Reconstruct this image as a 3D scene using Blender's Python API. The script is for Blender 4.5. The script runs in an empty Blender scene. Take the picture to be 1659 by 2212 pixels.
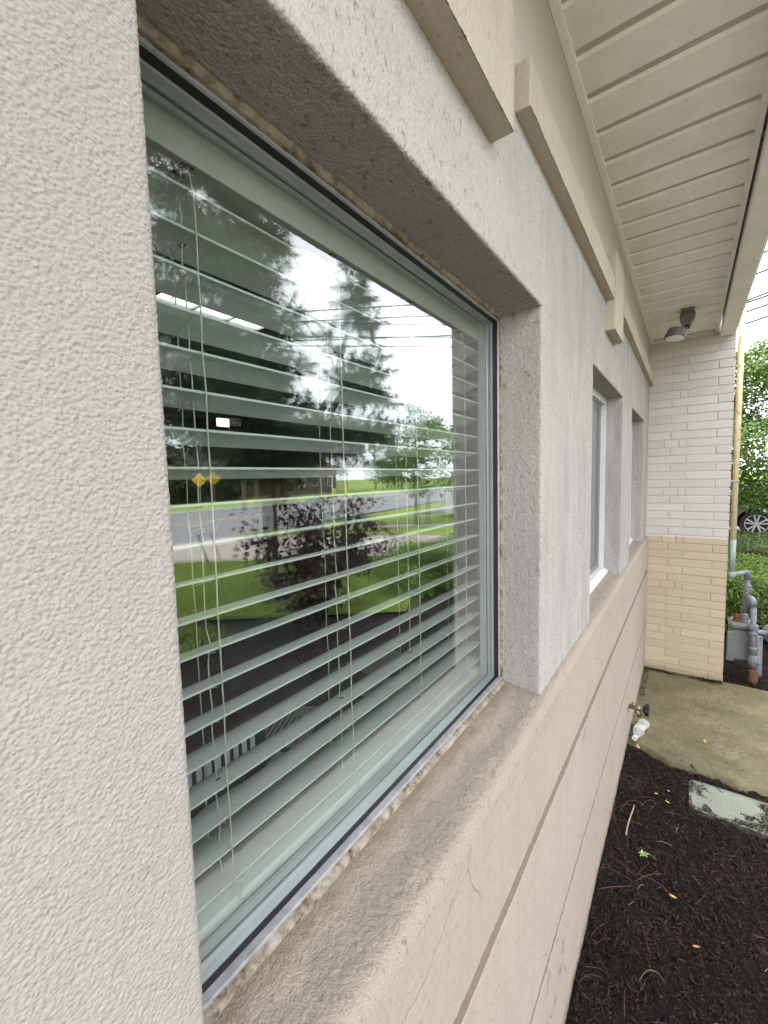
import bpy, math, random
import numpy as np
from mathutils import Vector, Matrix

random.seed(7)
rng = np.random.default_rng(7)
SC = bpy.context.scene
COL = SC.collection
R = math.radians

# ------------------------------------------------------------------ camera
CAM = Vector((0.0, -0.2856, 1.7223))
YAW, PIT, ROL = R(36.129), R(4.583), R(-1.468)
F = Vector((math.cos(YAW) * math.cos(PIT), math.sin(YAW) * math.cos(PIT), -math.sin(PIT)))
Rt = Vector((math.sin(YAW), -math.cos(YAW), 0))
Up = Rt.cross(F)
R2 = Rt * math.cos(ROL) + Up * math.sin(ROL)
U2 = -Rt * math.sin(ROL) + Up * math.cos(ROL)
cd = bpy.data.cameras.new("camera")
cam = bpy.data.objects.new("camera", cd)
COL.objects.link(cam)
m3 = Matrix((R2, U2, -F)).transposed()
cam.matrix_world = Matrix.Translation(CAM) @ m3.to_4x4()
cd.sensor_fit = 'HORIZONTAL'
cd.sensor_width = 36
cd.lens = 36 * 901.34 / 1659
cd.clip_start = 0.01
cd.clip_end = 3000
SC.camera = cam

# ------------------------------------------------------------------ world, sun, exposure
SUN_AZ, SUN_EL = R(140), R(72)          # soft light from the street side
W = bpy.data.worlds.new("World")
SC.world = W
W.use_nodes = True
nt = W.node_tree
nt.nodes.clear()
out = nt.nodes.new('ShaderNodeOutputWorld')
bg = nt.nodes.new('ShaderNodeBackground')
sky = nt.nodes.new('ShaderNodeTexSky')
sky.sky_type = 'NISHITA'
sky.sun_disc = False
sky.sun_elevation = SUN_EL
sky.sun_rotation = R(90) - SUN_AZ
sky.air_density = 1.0
sky.dust_density = 4.0
hs = nt.nodes.new('ShaderNodeHueSaturation')
hs.inputs['Saturation'].default_value = 0.16
mixc = nt.nodes.new('ShaderNodeMix')
mixc.data_type = 'RGBA'
mixc.inputs['Factor'].default_value = 0.72
mixc.inputs['B'].default_value = (10.4, 10.6, 11.2, 1)   # even overcast cloud deck
nt.links.new(sky.outputs[0], hs.inputs['Color'])
nt.links.new(hs.outputs[0], mixc.inputs['A'])
nt.links.new(mixc.outputs['Result'], bg.inputs['Color'])
bg.inputs['Strength'].default_value = 0.15
nt.links.new(bg.outputs[0], out.inputs['Surface'])

sd = bpy.data.lights.new("sun", 'SUN')
sd.energy = 1.5
sd.angle = R(30)
sd.color = (1.0, 0.95, 0.88)
sun = bpy.data.objects.new("sun", sd)
COL.objects.link(sun)
sdir = Vector((math.cos(SUN_AZ) * math.cos(SUN_EL), math.sin(SUN_AZ) * math.cos(SUN_EL), math.sin(SUN_EL)))
sun.rotation_euler = sdir.to_track_quat('Z', 'Y').to_euler()

vs = SC.view_settings
vs.view_transform = 'Standard'
vs.look = 'None'
vs.exposure = 1.82
vs.gamma = 1
vs.use_curve_mapping = False
SC.cycles.max_bounces = 10
SC.cycles.transparent_max_bounces = 24
SC.cycles.glossy_bounces = 5
SC.cycles.use_denoising = True
SC.cycles.caustics_reflective = False
SC.cycles.caustics_refractive = False

# ------------------------------------------------------------------ noise in numpy
def _h(ix, iy, iz, s):
    n = (ix * 374761393 + iy * 668265263 + iz * 2147483647 + s * 1274126177) & 0xffffffff
    n = ((n ^ (n >> 13)) * 1274126177) & 0xffffffff
    n = n ^ (n >> 16)
    return (n & 0xffff) / 65535.0

def vnoise(P, scale, seed=0):
    Q = P * scale
    I = np.floor(Q).astype(np.int64)
    f = Q - I
    f = f * f * (3 - 2 * f)
    r = 0
    for dx in (0, 1):
        for dy in (0, 1):
            for dz in (0, 1):
                w = (f[..., 0] if dx else 1 - f[..., 0]) * (f[..., 1] if dy else 1 - f[..., 1]) * (f[..., 2] if dz else 1 - f[..., 2])
                r = r + w * _h(I[..., 0] + dx, I[..., 1] + dy, I[..., 2] + dz, seed)
    return r * 2 - 1

# ------------------------------------------------------------------ materials
MATS = {}
class N:
    """small node helper"""
    def __init__(s, name):
        s.m = bpy.data.materials.new(name)
        s.m.use_nodes = True
        s.t = s.m.node_tree
        s.b = s.t.nodes['Principled BSDF']
        MATS[name] = s.m
    def n(s, typ, **kw):
        x = s.t.nodes.new(typ)
        for k, v in kw.items():
            if k in x.inputs:
                x.inputs[k].default_value = v
            else:
                setattr(x, k, v)
        return x
    def l(s, a, b):
        s.t.links.new(a, b)
    def coord(s, sc=(1, 1, 1), kind='Object'):
        if kind == 'Position':
            o = s.n('ShaderNodeNewGeometry').outputs['Position']
        else:
            o = s.n('ShaderNodeTexCoord').outputs[kind]
        mp = s.n('ShaderNodeMapping')
        mp.inputs['Scale'].default_value = sc
        s.l(o, mp.inputs['Vector'])
        return mp.outputs[0]
    def noise(s, vec, scale, detail=4, rough=0.55, dist=0.0):
        x = s.n('ShaderNodeTexNoise')
        x.inputs['Scale'].default_value = scale
        x.inputs['Detail'].default_value = detail
        x.inputs['Roughness'].default_value = rough
        x.inputs['Distortion'].default_value = dist
        s.l(vec, x.inputs['Vector'])
        return x.outputs['Fac']
    def ramp(s, fac, stops):
        x = s.n('ShaderNodeValToRGB')
        cr = x.color_ramp
        while len(cr.elements) > 1:
            cr.elements.remove(cr.elements[0])
        cr.elements[0].position = stops[0][0]
        cr.elements[0].color = col4(stops[0][1])
        for p, c in stops[1:]:
            e = cr.elements.new(p)
            e.color = col4(c)
        s.l(fac, x.inputs[0])
        return x.outputs[0]
    def mix(s, fac, a, b, mode='MIX'):
        x = s.n('ShaderNodeMix', data_type='RGBA', blend_type=mode)
        for k, v in (('Factor', fac), ('A', a), ('B', b)):
            if isinstance(v, (int, float)):
                x.inputs[k].default_value = v
            elif isinstance(v, tuple):
                x.inputs[k].default_value = col4(v)
            else:
                s.l(v, x.inputs[k])
        return x.outputs['Result']
    def math(s, op, a, b=None):
        x = s.n('ShaderNodeMath', operation=op)
        for i, v in enumerate((a, b)):
            if v is None:
                continue
            if isinstance(v, (int, float)):
                x.inputs[i].default_value = v
            else:
                s.l(v, x.inputs[i])
        return x.outputs[0]
    def bump(s, h, strength=0.5, dist=0.002, prev=None):
        x = s.n('ShaderNodeBump')
        x.inputs['Strength'].default_value = strength
        x.inputs['Distance'].default_value = dist
        s.l(h, x.inputs['Height'])
        if prev is not None:
            s.l(prev, x.inputs['Normal'])
        return x.outputs[0]
    def fin(s, col=None, rough=0.6, normal=None, spec=0.5, metal=0.0):
        if col is not None:
            if isinstance(col, tuple):
                s.b.inputs['Base Color'].default_value = col4(col)
            else:
                s.l(col, s.b.inputs['Base Color'])
        if isinstance(rough, (int, float)):
            s.b.inputs['Roughness'].default_value = rough
        else:
            s.l(rough, s.b.inputs['Roughness'])
        if normal is not None:
            s.l(normal, s.b.inputs['Normal'])
        s.b.inputs['Specular IOR Level'].default_value = spec
        s.b.inputs['Metallic'].default_value = metal
        return s.m

def col4(c):
    if isinstance(c, (int, float)):
        return (c, c, c, 1)
    return (c[0], c[1], c[2], 1)

def plain(name, col, rough=0.6, spec=0.4, metal=0.0, var=0.12, scale=30, bump=0.0, bscale=300):
    s = N(name)
    v = s.coord()
    f = s.noise(v, scale, 5)
    a = tuple(max(0, c * (1 - var)) for c in col)
    b = tuple(min(1, c * (1 + var)) for c in col)
    c = s.ramp(f, [(0.3, a), (0.7, b)])
    nrm = None
    if bump:
        nrm = s.bump(s.noise(v, bscale, 3), bump, 0.001)
    return s.fin(c, rough, nrm, spec, metal)

# --- stucco: fine knockdown relief, faint mildew streaks that hang on the weathered faces
def stucco(name, base, dirt=(0.17, 0.15, 0.125), dirt_amt=0.0, streak_amt=0.0, bstr=0.55, bsc=135, tint=(1, 1, 1), peel=0.0, cracks=False, pebble=False, sill=False):
    s = N(name)
    v = s.coord()
    big = s.noise(v, 3.5, 5, 0.6)
    med = s.noise(v, 28, 4, 0.6)
    a = tuple(c * 0.93 for c in base)
    b = tuple(min(1, c * 1.05) for c in base)
    c = s.ramp(big, [(0.3, a), (0.7, b)])
    c = s.mix(s.math('MULTIPLY', med, 0.22), c, tuple(x * 0.86 for x in base))
    if dirt_amt:
        sp = s.noise(s.coord((1, 1, 0.45)), 95, 3, 0.65)
        spm = s.ramp(sp, [(0.60, 0.0), (0.70, 1.0)])
        gate = s.ramp(s.noise(v, 2.3, 4), [(0.40, 0.1), (0.62, 1.0)])
        c = s.mix(s.math('MULTIPLY', s.math('MULTIPLY', spm, gate), dirt_amt), c, dirt)
    if streak_amt:
        st = s.noise(s.coord((1, 1, 0.07)), 42, 5, 0.7)
        stm = s.ramp(st, [(0.48, 0.0), (0.68, 1.0)])
        c = s.mix(s.math('MULTIPLY', stm, streak_amt), c, tuple(x * 0.52 for x in base))
    if sill:
        sy = s.n('ShaderNodeSeparateXYZ')
        s.l(v, sy.inputs[0])
        # worn grey strip in the front half, rusty grime against the frame
        wob = s.math('MULTIPLY', s.math('SUBTRACT', s.noise(v, 16, 5, 0.65), 0.5), 0.10)
        yy_ = s.math('ADD', sy.outputs[1], wob)
        f1 = s.ramp(yy_, [(0.0, 0.0), (0.012, 0.62), (0.035, 0.62), (0.052, 0.0)])
        c = s.mix(f1, c, (0.225, 0.20, 0.17))
        f2 = s.ramp(yy_, [(0.062, 0.0), (0.086, 0.55)])
        c = s.mix(f2, c, (0.19, 0.135, 0.085))
        f3 = s.ramp(s.noise(v, 70, 5, 0.75), [(0.60, 0.0), (0.68, 0.7)])
        c = s.mix(f3, c, (0.12, 0.10, 0.08))
    if cracks:
        # hairline cracks here and there, and soil splash at the foot
        vo = s.n('ShaderNodeTexVoronoi', feature='DISTANCE_TO_EDGE')
        vo.inputs['Scale'].default_value = 1.6
        wv_ = s.n('ShaderNodeVectorMath', operation='ADD')
        nz = s.n('ShaderNodeTexNoise')
        nz.inputs['Scale'].default_value = 9
        s.l(v, nz.inputs['Vector'])
        sc_ = s.n('ShaderNodeVectorMath', operation='SCALE')
        sc_.inputs['Scale'].default_value = 0.09
        s.l(nz.outputs['Color'], sc_.inputs[0])
        s.l(v, wv_.inputs[0])
        s.l(sc_.outputs[0], wv_.inputs[1])
        s.l(wv_.outputs[0], vo.inputs['Vector'])
        ck = s.ramp(vo.outputs['Distance'], [(0.0, 1.0), (0.0035, 0.0)])
        gk = s.ramp(s.noise(v, 2.0, 2), [(0.46, 0.0), (0.52, 0.9)])
        c = s.mix(s.math('MULTIPLY', ck, gk), c, tuple(x * 0.45 for x in base))
        sx = s.n('ShaderNodeSeparateXYZ')
        s.l(v, sx.inputs[0])
        sp2 = s.math('SUBTRACT', s.math('ADD', s.math('MULTIPLY', s.noise(v, 38, 4, 0.7), 0.22), -0.06), sx.outputs[2])
        cl_ = s.n('ShaderNodeClamp')
        s.l(s.math('MULTIPLY', sp2, 14), cl_.inputs[0])
        c = s.mix(s.math('MULTIPLY', cl_.outputs[0], 0.7), c, (0.10, 0.075, 0.055))
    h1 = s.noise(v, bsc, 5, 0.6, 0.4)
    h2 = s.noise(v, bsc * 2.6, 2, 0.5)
    # pit shade put into the colour so the relief stays crisp
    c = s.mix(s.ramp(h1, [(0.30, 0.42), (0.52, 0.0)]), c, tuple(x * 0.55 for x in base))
    c = s.mix(s.ramp(s.noise(v, 0.9, 5, 0.6), [(0.42, 0.0), (0.70, 0.22)]), c, tuple(x * f_ for x, f_ in zip(base, (0.74, 0.70, 0.62))))
    if pebble:
        vo2 = s.n('ShaderNodeTexVoronoi', feature='SMOOTH_F1')
        vo2.inputs['Scale'].default_value = 400
        vo2.inputs['Smoothness'].default_value = 0.6
        s.l(v, vo2.inputs['Vector'])
        h1 = s.math('SUBTRACT', s.math('MULTIPLY', h1, 0.7), s.math('MULTIPLY', vo2.outputs['Distance'], 0.9))
    n1 = s.bump(h1, bstr, 0.0030)
    n2 = s.bump(h2, bstr * 0.5, 0.0012, n1)
    return s.fin(c, 0.9, n2, 0.15)

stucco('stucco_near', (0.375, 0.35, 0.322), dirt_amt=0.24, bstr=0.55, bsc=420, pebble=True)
def wall_stucco():
    s = N('stucco_wall')
    v = s.coord()
    sx = s.n('ShaderNodeSeparateXYZ')
    s.l(v, sx.inputs[0])
    base = (0.445, 0.422, 0.39)
    big = s.noise(v, 3.0, 5, 0.6)
    c = s.ramp(big, [(0.3, tuple(x * 0.93 for x in base)), (0.7, tuple(x * 1.05 for x in base))])
    # coarse pits and mildew specks, elongated downward
    sp = s.noise(s.coord((1, 1, 0.5)), 85, 4, 0.7)
    gate = s.ramp(s.noise(v, 2.6, 4), [(0.38, 0.25), (0.62, 1.0)])
    spm = s.ramp(sp, [(0.575, 0.0), (0.65, 1.0)])
    c = s.mix(s.math('MULTIPLY', s.math('MULTIPLY', spm, gate), 0.75), c, (0.15, 0.13, 0.105))
    # fine grey grain that thickens on the exposed piers
    gr = s.noise(s.coord((1, 1, 0.35)), 330, 2, 0.6)
    grm = s.ramp(gr, [(0.50, 0.0), (0.66, 1.0)])
    far = s.n('ShaderNodeMapRange')
    far.inputs['From Min'].default_value = 0.75
    far.inputs['From Max'].default_value = 1.5
    far.inputs['To Min'].default_value = 0.15
    far.inputs['To Max'].default_value = 0.75
    s.l(sx.outputs[0], far.inputs['Value'])
    c = s.mix(s.math('MULTIPLY', grm, far.outputs[0]), c, (0.235, 0.22, 0.215))
    st = s.ramp(s.noise(s.coord((1, 1, 0.09)), 30, 5, 0.7), [(0.42, 0.0), (0.64, 1.0)])
    c = s.mix(s.math('MULTIPLY', s.math('MULTIPLY', st, far.outputs[0]), 0.75), c, (0.27, 0.25, 0.24))
    # broad grey weather blotches that run down the piers
    bl = s.ramp(s.noise(s.coord((1, 1, 0.38)), 6.5, 6, 0.65), [(0.45, 0.0), (0.66, 1.0)])
    c = s.mix(s.math('MULTIPLY', s.math('MULTIPLY', bl, far.outputs[0]), 0.62), c, (0.27, 0.26, 0.26))
    h1 = s.noise(s.coord((1, 1, 0.7)), 300, 4, 0.6, 0.4)
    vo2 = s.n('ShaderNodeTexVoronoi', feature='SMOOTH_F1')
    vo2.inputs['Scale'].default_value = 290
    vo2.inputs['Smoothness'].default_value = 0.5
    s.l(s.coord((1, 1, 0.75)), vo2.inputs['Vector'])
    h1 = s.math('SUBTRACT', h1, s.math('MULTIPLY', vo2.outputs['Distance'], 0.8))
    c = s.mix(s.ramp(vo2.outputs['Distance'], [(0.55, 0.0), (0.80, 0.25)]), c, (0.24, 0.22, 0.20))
    n1 = s.bump(h1, 0.5, 0.0030)
    n2 = s.bump(s.noise(v, 520, 2, 0.5), 0.45, 0.0012, n1)
    n3 = s.bump(sp, 0.5, 0.004, n2)
    s.fin(c, 0.9, n3, 0.15)
wall_stucco()
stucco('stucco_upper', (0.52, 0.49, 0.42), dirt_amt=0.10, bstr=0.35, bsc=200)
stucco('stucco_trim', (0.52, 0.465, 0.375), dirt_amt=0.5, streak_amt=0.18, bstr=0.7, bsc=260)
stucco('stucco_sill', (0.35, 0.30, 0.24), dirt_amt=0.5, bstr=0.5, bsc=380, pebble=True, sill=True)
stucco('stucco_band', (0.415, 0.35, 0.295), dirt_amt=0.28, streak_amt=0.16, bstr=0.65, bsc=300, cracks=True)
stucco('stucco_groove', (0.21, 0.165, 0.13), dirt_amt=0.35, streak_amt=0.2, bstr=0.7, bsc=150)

def brick_mat():
    s = N('painted_brick')
    g = s.n('ShaderNodeNewGeometry').outputs['Position']
    sx = s.n('ShaderNodeSeparateXYZ')
    s.l(g, sx.inputs[0])
    v = s.coord(kind='Position')
    wob = s.math('MULTIPLY', s.math('SUBTRACT', s.noise(v, 60, 3), 0.5), 0.006)
    z = s.math('ADD', sx.outputs[2], wob)
    f = s.math('GREATER_THAN', z, 1.172)
    ri = s.n('ShaderNodeObjectInfo').outputs['Random']
    white = s.ramp(ri, [(0, (0.50, 0.47, 0.435)), (1, (0.56, 0.53, 0.49))])
    tan = s.ramp(ri, [(0, (0.44, 0.355, 0.255)), (1, (0.50, 0.405, 0.295))])
    c = s.mix(f, tan, white)
    d = s.ramp(s.noise(v, 9, 5, 0.65), [(0.35, 0.0), (0.75, 1.0)])
    c = s.mix(s.math('MULTIPLY', d, 0.14), c, (0.40, 0.35, 0.29))
    # rust-green rising damp stain along the very foot of the wall
    ft = s.math('SUBTRACT', 0.05, sx.outputs[2])
    ft = s.math('MULTIPLY', s.math('ADD', ft, s.math('MULTIPLY', s.noise(v, 25, 4), 0.03)), 24)
    ftm = s.n('ShaderNodeClamp')
    s.l(ft, ftm.inputs[0])
    c = s.mix(s.math('MULTIPLY', ftm.outputs[0], 0.55), c, (0.20, 0.20, 0.10))
    n1 = s.bump(s.noise(v, 70, 4, 0.6), 0.45, 0.004)
    n2 = s.bump(s.noise(v, 420, 2), 0.25, 0.001, n1)
    s.fin(c, 0.75, n2, 0.25)
brick_mat()

def soffit_mat():
    s = N('vinyl_soffit')
    v = s.coord(kind='Position')
    ri = s.n('ShaderNodeObjectInfo').outputs['Random']
    c = s.ramp(ri, [(0, (0.85, 0.82, 0.76)), (1, (0.89, 0.86, 0.80))])
    d = s.ramp(s.noise(v, 7, 6, 0.7), [(0.45, 0.0), (0.75, 0.35)])
    c = s.mix(d, c, (0.52, 0.48, 0.40))
    sp = s.ramp(s.noise(v, 130, 3, 0.7), [(0.66, 0.0), (0.74, 0.35)])
    c = s.mix(sp, c, (0.38, 0.33, 0.26))
    s.fin(c, 0.5, s.bump(s.noise(s.coord((0.3, 1, 1), 'Position'), 260, 3), 0.12, 0.001), 0.3)
soffit_mat()
plain('vinyl_channel', (0.50, 0.465, 0.41), 0.6, 0.3, var=0.06, scale=8)
plain('fascia_paint', (0.86, 0.84, 0.79), 0.5, 0.3, var=0.06, scale=10)
plain('aluminium', (0.50, 0.51, 0.53), 0.42, 0.5, metal=0.5, var=0.15, scale=40)
plain('dull_metal', (0.30, 0.30, 0.305), 0.55, 0.4, var=0.25, scale=60, bump=0.2, bscale=200)
plain('inner_frame', (0.70, 0.74, 0.75), 0.45, 0.5, var=0.08, scale=20)
plain('gasket', (0.012, 0.012, 0.014), 0.5, 0.4)
plain('white_vinyl', (0.62, 0.62, 0.61), 0.4, 0.4, var=0.05)
plain('slat_vinyl', (0.80, 0.82, 0.80), 0.42, 0.45, var=0.05, scale=12)
plain('cord_white', (0.72, 0.70, 0.62), 0.8, 0.2)
plain('slot_dark', (0.02, 0.022, 0.02), 0.7, 0.2)
plain('dark_metal', (0.13, 0.125, 0.12), 0.5, 0.5, var=0.15)
plain('grey_paint', (0.155, 0.167, 0.18), 0.4, 0.5, var=0.18, scale=25, bump=0.15, bscale=120)
plain('meter_grey', (0.14, 0.15, 0.148), 0.45, 0.45, var=0.14, scale=14, bump=0.1, bscale=90)
plain('rust', (0.13, 0.065, 0.04), 0.85, 0.2, var=0.4, scale=60, bump=0.5, bscale=200)
plain('black_plastic', (0.010, 0.010, 0.012), 0.38, 0.5, var=0.2)
plain('brass', (0.25, 0.215, 0.15), 0.38, 0.5, metal=0.85, var=0.3, scale=60)
plain('paper', (0.72, 0.71, 0.68), 0.7, 0.2, var=0.03)
plain('print_black', (0.02, 0.02, 0.02), 0.7, 0.2)
plain('print_red', (0.35, 0.05, 0.03), 0.6, 0.2)
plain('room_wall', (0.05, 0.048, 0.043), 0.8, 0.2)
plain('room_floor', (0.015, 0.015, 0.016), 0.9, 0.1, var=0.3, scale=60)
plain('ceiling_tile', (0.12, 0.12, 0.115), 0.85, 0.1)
plain('stool_paint', (0.40, 0.37, 0.33), 0.5, 0.3, var=0.1, scale=14)
plain('chair_fabric', (0.09, 0.10, 0.10), 0.85, 0.2, var=0.2, scale=120)
plain('desk_laminate', (0.10, 0.09, 0.08), 0.45, 0.4)
plain('asphalt_road', (0.19, 0.19, 0.20), 0.9, 0.2, var=0.15, scale=20, bump=0.4, bscale=150)
plain('asphalt_lot', (0.075, 0.075, 0.08), 0.7, 0.35, var=0.25, scale=12, bump=0.4, bscale=150)
plain('road_yellow', (0.50, 0.38, 0.10), 0.7, 0.3, var=0.25)
plain('drive_concrete', (0.30, 0.265, 0.24), 0.85, 0.2, var=0.10, scale=6, bump=0.3, bscale=120)
plain('kerb_concrete', (0.42, 0.39, 0.33), 0.85, 0.2, var=0.12, scale=14, bump=0.3, bscale=120)
plain('bark', (0.085, 0.065, 0.05), 0.9, 0.15, var=0.4, scale=30, bump=0.8, bscale=60)
plain('grey_bark', (0.13, 0.115, 0.10), 0.9, 0.15, var=0.3, scale=30, bump=0.8, bscale=60)
plain('wood_pole', (0.16, 0.125, 0.095), 0.9, 0.15, var=0.3, scale=20)
plain('wire_black', (0.05, 0.05, 0.055), 0.6, 0.3)
plain('sign_white', (0.90, 0.90, 0.88), 0.4, 0.4, var=0.03)
plain('sign_ink', (0.03, 0.045, 0.06), 0.5, 0.3)
plain('sign_yellow', (0.72, 0.46, 0.03), 0.45, 0.4, var=0.06)
plain('galvanised', (0.30, 0.31, 0.31), 0.5, 0.5, metal=0.5, var=0.2)
plain('car_silver', (0.16, 0.155, 0.15), 0.28, 0.6, metal=0.7, var=0.03)
plain('car_white', (0.72, 0.72, 0.72), 0.25, 0.6, var=0.02)
plain('car_trim', (0.02, 0.02, 0.022), 0.5, 0.4)
plain('car_glass', (0.02, 0.025, 0.028), 0.08, 0.8)
plain('tyre', (0.025, 0.025, 0.026), 0.85, 0.2, bump=0.3, bscale=200)
plain('alloy', (0.62, 0.63, 0.64), 0.3, 0.6, metal=0.75, var=0.05)
plain('lamp_red', (0.30, 0.02, 0.02), 0.3, 0.5)
plain('house_brown', (0.10, 0.075, 0.06), 0.85, 0.2, var=0.15)
plain('house_cream', (0.55, 0.50, 0.43), 0.85, 0.2, var=0.08)
plain('roof_shingle', (0.09, 0.085, 0.085), 0.9, 0.15, var=0.25, scale=8)
plain('window_dark', (0.03, 0.035, 0.04), 0.1, 0.6)
plain('lens_white', (0.80, 0.80, 0.78), 0.25, 0.5, var=0.02)
plain('lid_plastic', (0.22, 0.245, 0.19), 0.6, 0.35, var=0.12, scale=18, bump=0.2, bscale=150)

def caulk_mat():
    s = N('caulk_peeling')
    v = s.coord()
    f = s.noise(v, 55, 5, 0.7)
    c = s.ramp(f, [(0.36, (0.10, 0.07, 0.045)), (0.46, (0.22, 0.185, 0.14)), (0.58, (0.31, 0.28, 0.23)), (0.80, (0.40, 0.375, 0.33))])
    s.fin(c, 0.8, s.bump(f, 0.7, 0.003), 0.2)
caulk_mat()

def yellow_pipe():
    s = N('yellow_pipe')
    v = s.coord()
    f = s.noise(s.coord((1, 1, 0.3)), 50, 5, 0.7)
    c = s.ramp(f, [(0.36, (0.42, 0.28, 0.13)), (0.44, (0.66, 0.55, 0.33)), (0.7, (0.72, 0.64, 0.44))])
    s.fin(c, 0.7, s.bump(f, 0.4, 0.002), 0.25)
    s = N('green_pipe')
    f = s.noise(s.coord((1, 1, 0.3)), 45, 5, 0.7)
    c = s.ramp(f, [(0.34, (0.30, 0.27, 0.20)), (0.48, (0.27, 0.34, 0.31)), (0.7, (0.36, 0.42, 0.39))])
    s.fin(c, 0.6, s.bump(f, 0.3, 0.002), 0.3)
yellow_pipe()

def concrete_pad():
    s = N('mossy_concrete')
    v = s.coord()
    a = s.noise(v, 5, 6, 0.65)
    b = s.noise(v, 45, 5, 0.7)
    c = s.ramp(a, [(0.28, (0.085, 0.073, 0.036)), (0.44, (0.15, 0.128, 0.068)), (0.58, (0.205, 0.177, 0.104)), (0.76, (0.28, 0.24, 0.17))])
    c = s.mix(s.ramp(s.noise(v, 1.7, 4, 0.6), [(0.40, 0.55), (0.60, 0.0)]), c, (0.10, 0.088, 0.05))
    c = s.mix(s.ramp(b, [(0.35, 0.65), (0.60, 0.0)]), c, (0.085, 0.072, 0.035))
    g = s.ramp(s.noise(v, 11, 4), [(0.5, 0.0), (0.75, 0.4)])
    c = s.mix(g, c, (0.17, 0.19, 0.06))
    sp = s.ramp(s.noise(v, 240, 2), [(0.68, 0.0), (0.74, 0.6)])
    c = s.mix(sp, c, (0.42, 0.39, 0.31))
    n = s.bump(b, 0.5, 0.003)
    n = s.bump(s.noise(v, 300, 2), 0.4, 0.001, n)
    s.fin(c, 0.7, n, 0.3)
concrete_pad()

def mulch_mats():
    s = N('mulch_soil')
    v = s.coord()
    f = s.noise(v, 60, 6, 0.75)
    c = s.ramp(f, [(0.3, (0.004, 0.003, 0.003)), (0.6, (0.012, 0.008, 0.0065)), (0.85, (0.026, 0.017, 0.013))])
    n = s.bump(f, 1.0, 0.012)
    s.fin(c, 0.85, n, 0.2)
    s = N('mulch_chip')
    ri = s.noise(s.coord(), 55, 3, 0.7)
    c = s.ramp(ri, [(0.3, (0.005, 0.0033, 0.0026)), (0.48, (0.015, 0.0092, 0.0065)), (0.60, (0.036, 0.021, 0.0135)), (0.72, (0.068, 0.040, 0.025)), (0.84, (0.10, 0.066, 0.046))])
    big = s.ramp(s.noise(s.coord(), 5, 4, 0.6), [(0.40, 0.0), (0.64, 0.75)])
    c = s.mix(big, c, s.ramp(ri, [(0.3, (0.012, 0.007, 0.005)), (0.6, (0.060, 0.034, 0.021)), (0.8, (0.13, 0.082, 0.054))]))
    s.fin(c, 0.7, None, 0.3)
mulch_mats()
plain('pine_straw', (0.105, 0.06, 0.037), 0.7, 0.3, var=0.45, scale=14)
plain('straw_pale', (0.30, 0.25, 0.18), 0.7, 0.3, var=0.2)
plain('leaf_yellow', (0.55, 0.50, 0.14), 0.6, 0.3, var=0.2)
plain('leaf_tan', (0.52, 0.33, 0.14), 0.6, 0.3, var=0.2)
plain('sprout_green', (0.30, 0.50, 0.14), 0.5, 0.3, var=0.2)

def leaf_mat(name, c1, c2, c3, scale=3.0, trans=0.35, rough=0.5):
    s = N(name)
    f = s.noise(s.coord(), scale, 4, 0.7)
    c = s.ramp(f, [(0.3, c1), (0.5, c2), (0.72, c3)])
    s.fin(c, rough, None, 0.35)
    tr = s.n('ShaderNodeBsdfTranslucent')
    s.l(c, tr.inputs[0])
    mx = s.n('ShaderNodeMixShader')
    mx.inputs[0].default_value = trans
    o = s.t.nodes['Material Output']
    s.l(s.b.outputs[0], mx.inputs[1])
    s.l(tr.outputs[0], mx.inputs[2])
    s.l(mx.outputs[0], o.inputs[0])
leaf_mat('leaf_hedge', (0.07, 0.13, 0.02), (0.12, 0.21, 0.035), (0.20, 0.32, 0.07), 9)
leaf_mat('leaf_hedge_dark', (0.035, 0.07, 0.018), (0.06, 0.11, 0.025), (0.10, 0.17, 0.04), 9)
leaf_mat('leaf_tree', (0.06, 0.11, 0.02), (0.10, 0.18, 0.03), (0.18, 0.28, 0.06), 2.2)
leaf_mat('leaf_far', (0.03, 0.055, 0.02), (0.05, 0.085, 0.03), (0.08, 0.12, 0.04), 0.8)
leaf_mat('leaf_plum', (0.018, 0.010, 0.009), (0.030, 0.016, 0.012), (0.05, 0.035, 0.015), 7, 0.15)
leaf_mat('needles', (0.025, 0.045, 0.02), (0.04, 0.07, 0.03), (0.07, 0.105, 0.045), 4, 0.15)
leaf_mat('grass_blade', (0.16, 0.22, 0.045), (0.23, 0.30, 0.07), (0.30, 0.36, 0.10), 5, 0.3)
def lawn_mat():
    s = N('lawn_soil')
    v = s.coord()
    f = s.noise(v, 2.2, 5, 0.65)
    g = s.noise(v, 90, 3, 0.7)
    c = s.ramp(f, [(0.3, (0.14, 0.20, 0.04)), (0.55, (0.20, 0.27, 0.06)), (0.8, (0.25, 0.31, 0.085))])
    c = s.mix(s.ramp(g, [(0.35, 0.5), (0.6, 0.0)]), c, (0.04, 0.075, 0.012))
    s.fin(c, 0.85, s.bump(g, 0.8, 0.02), 0.15)
lawn_mat()

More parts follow.
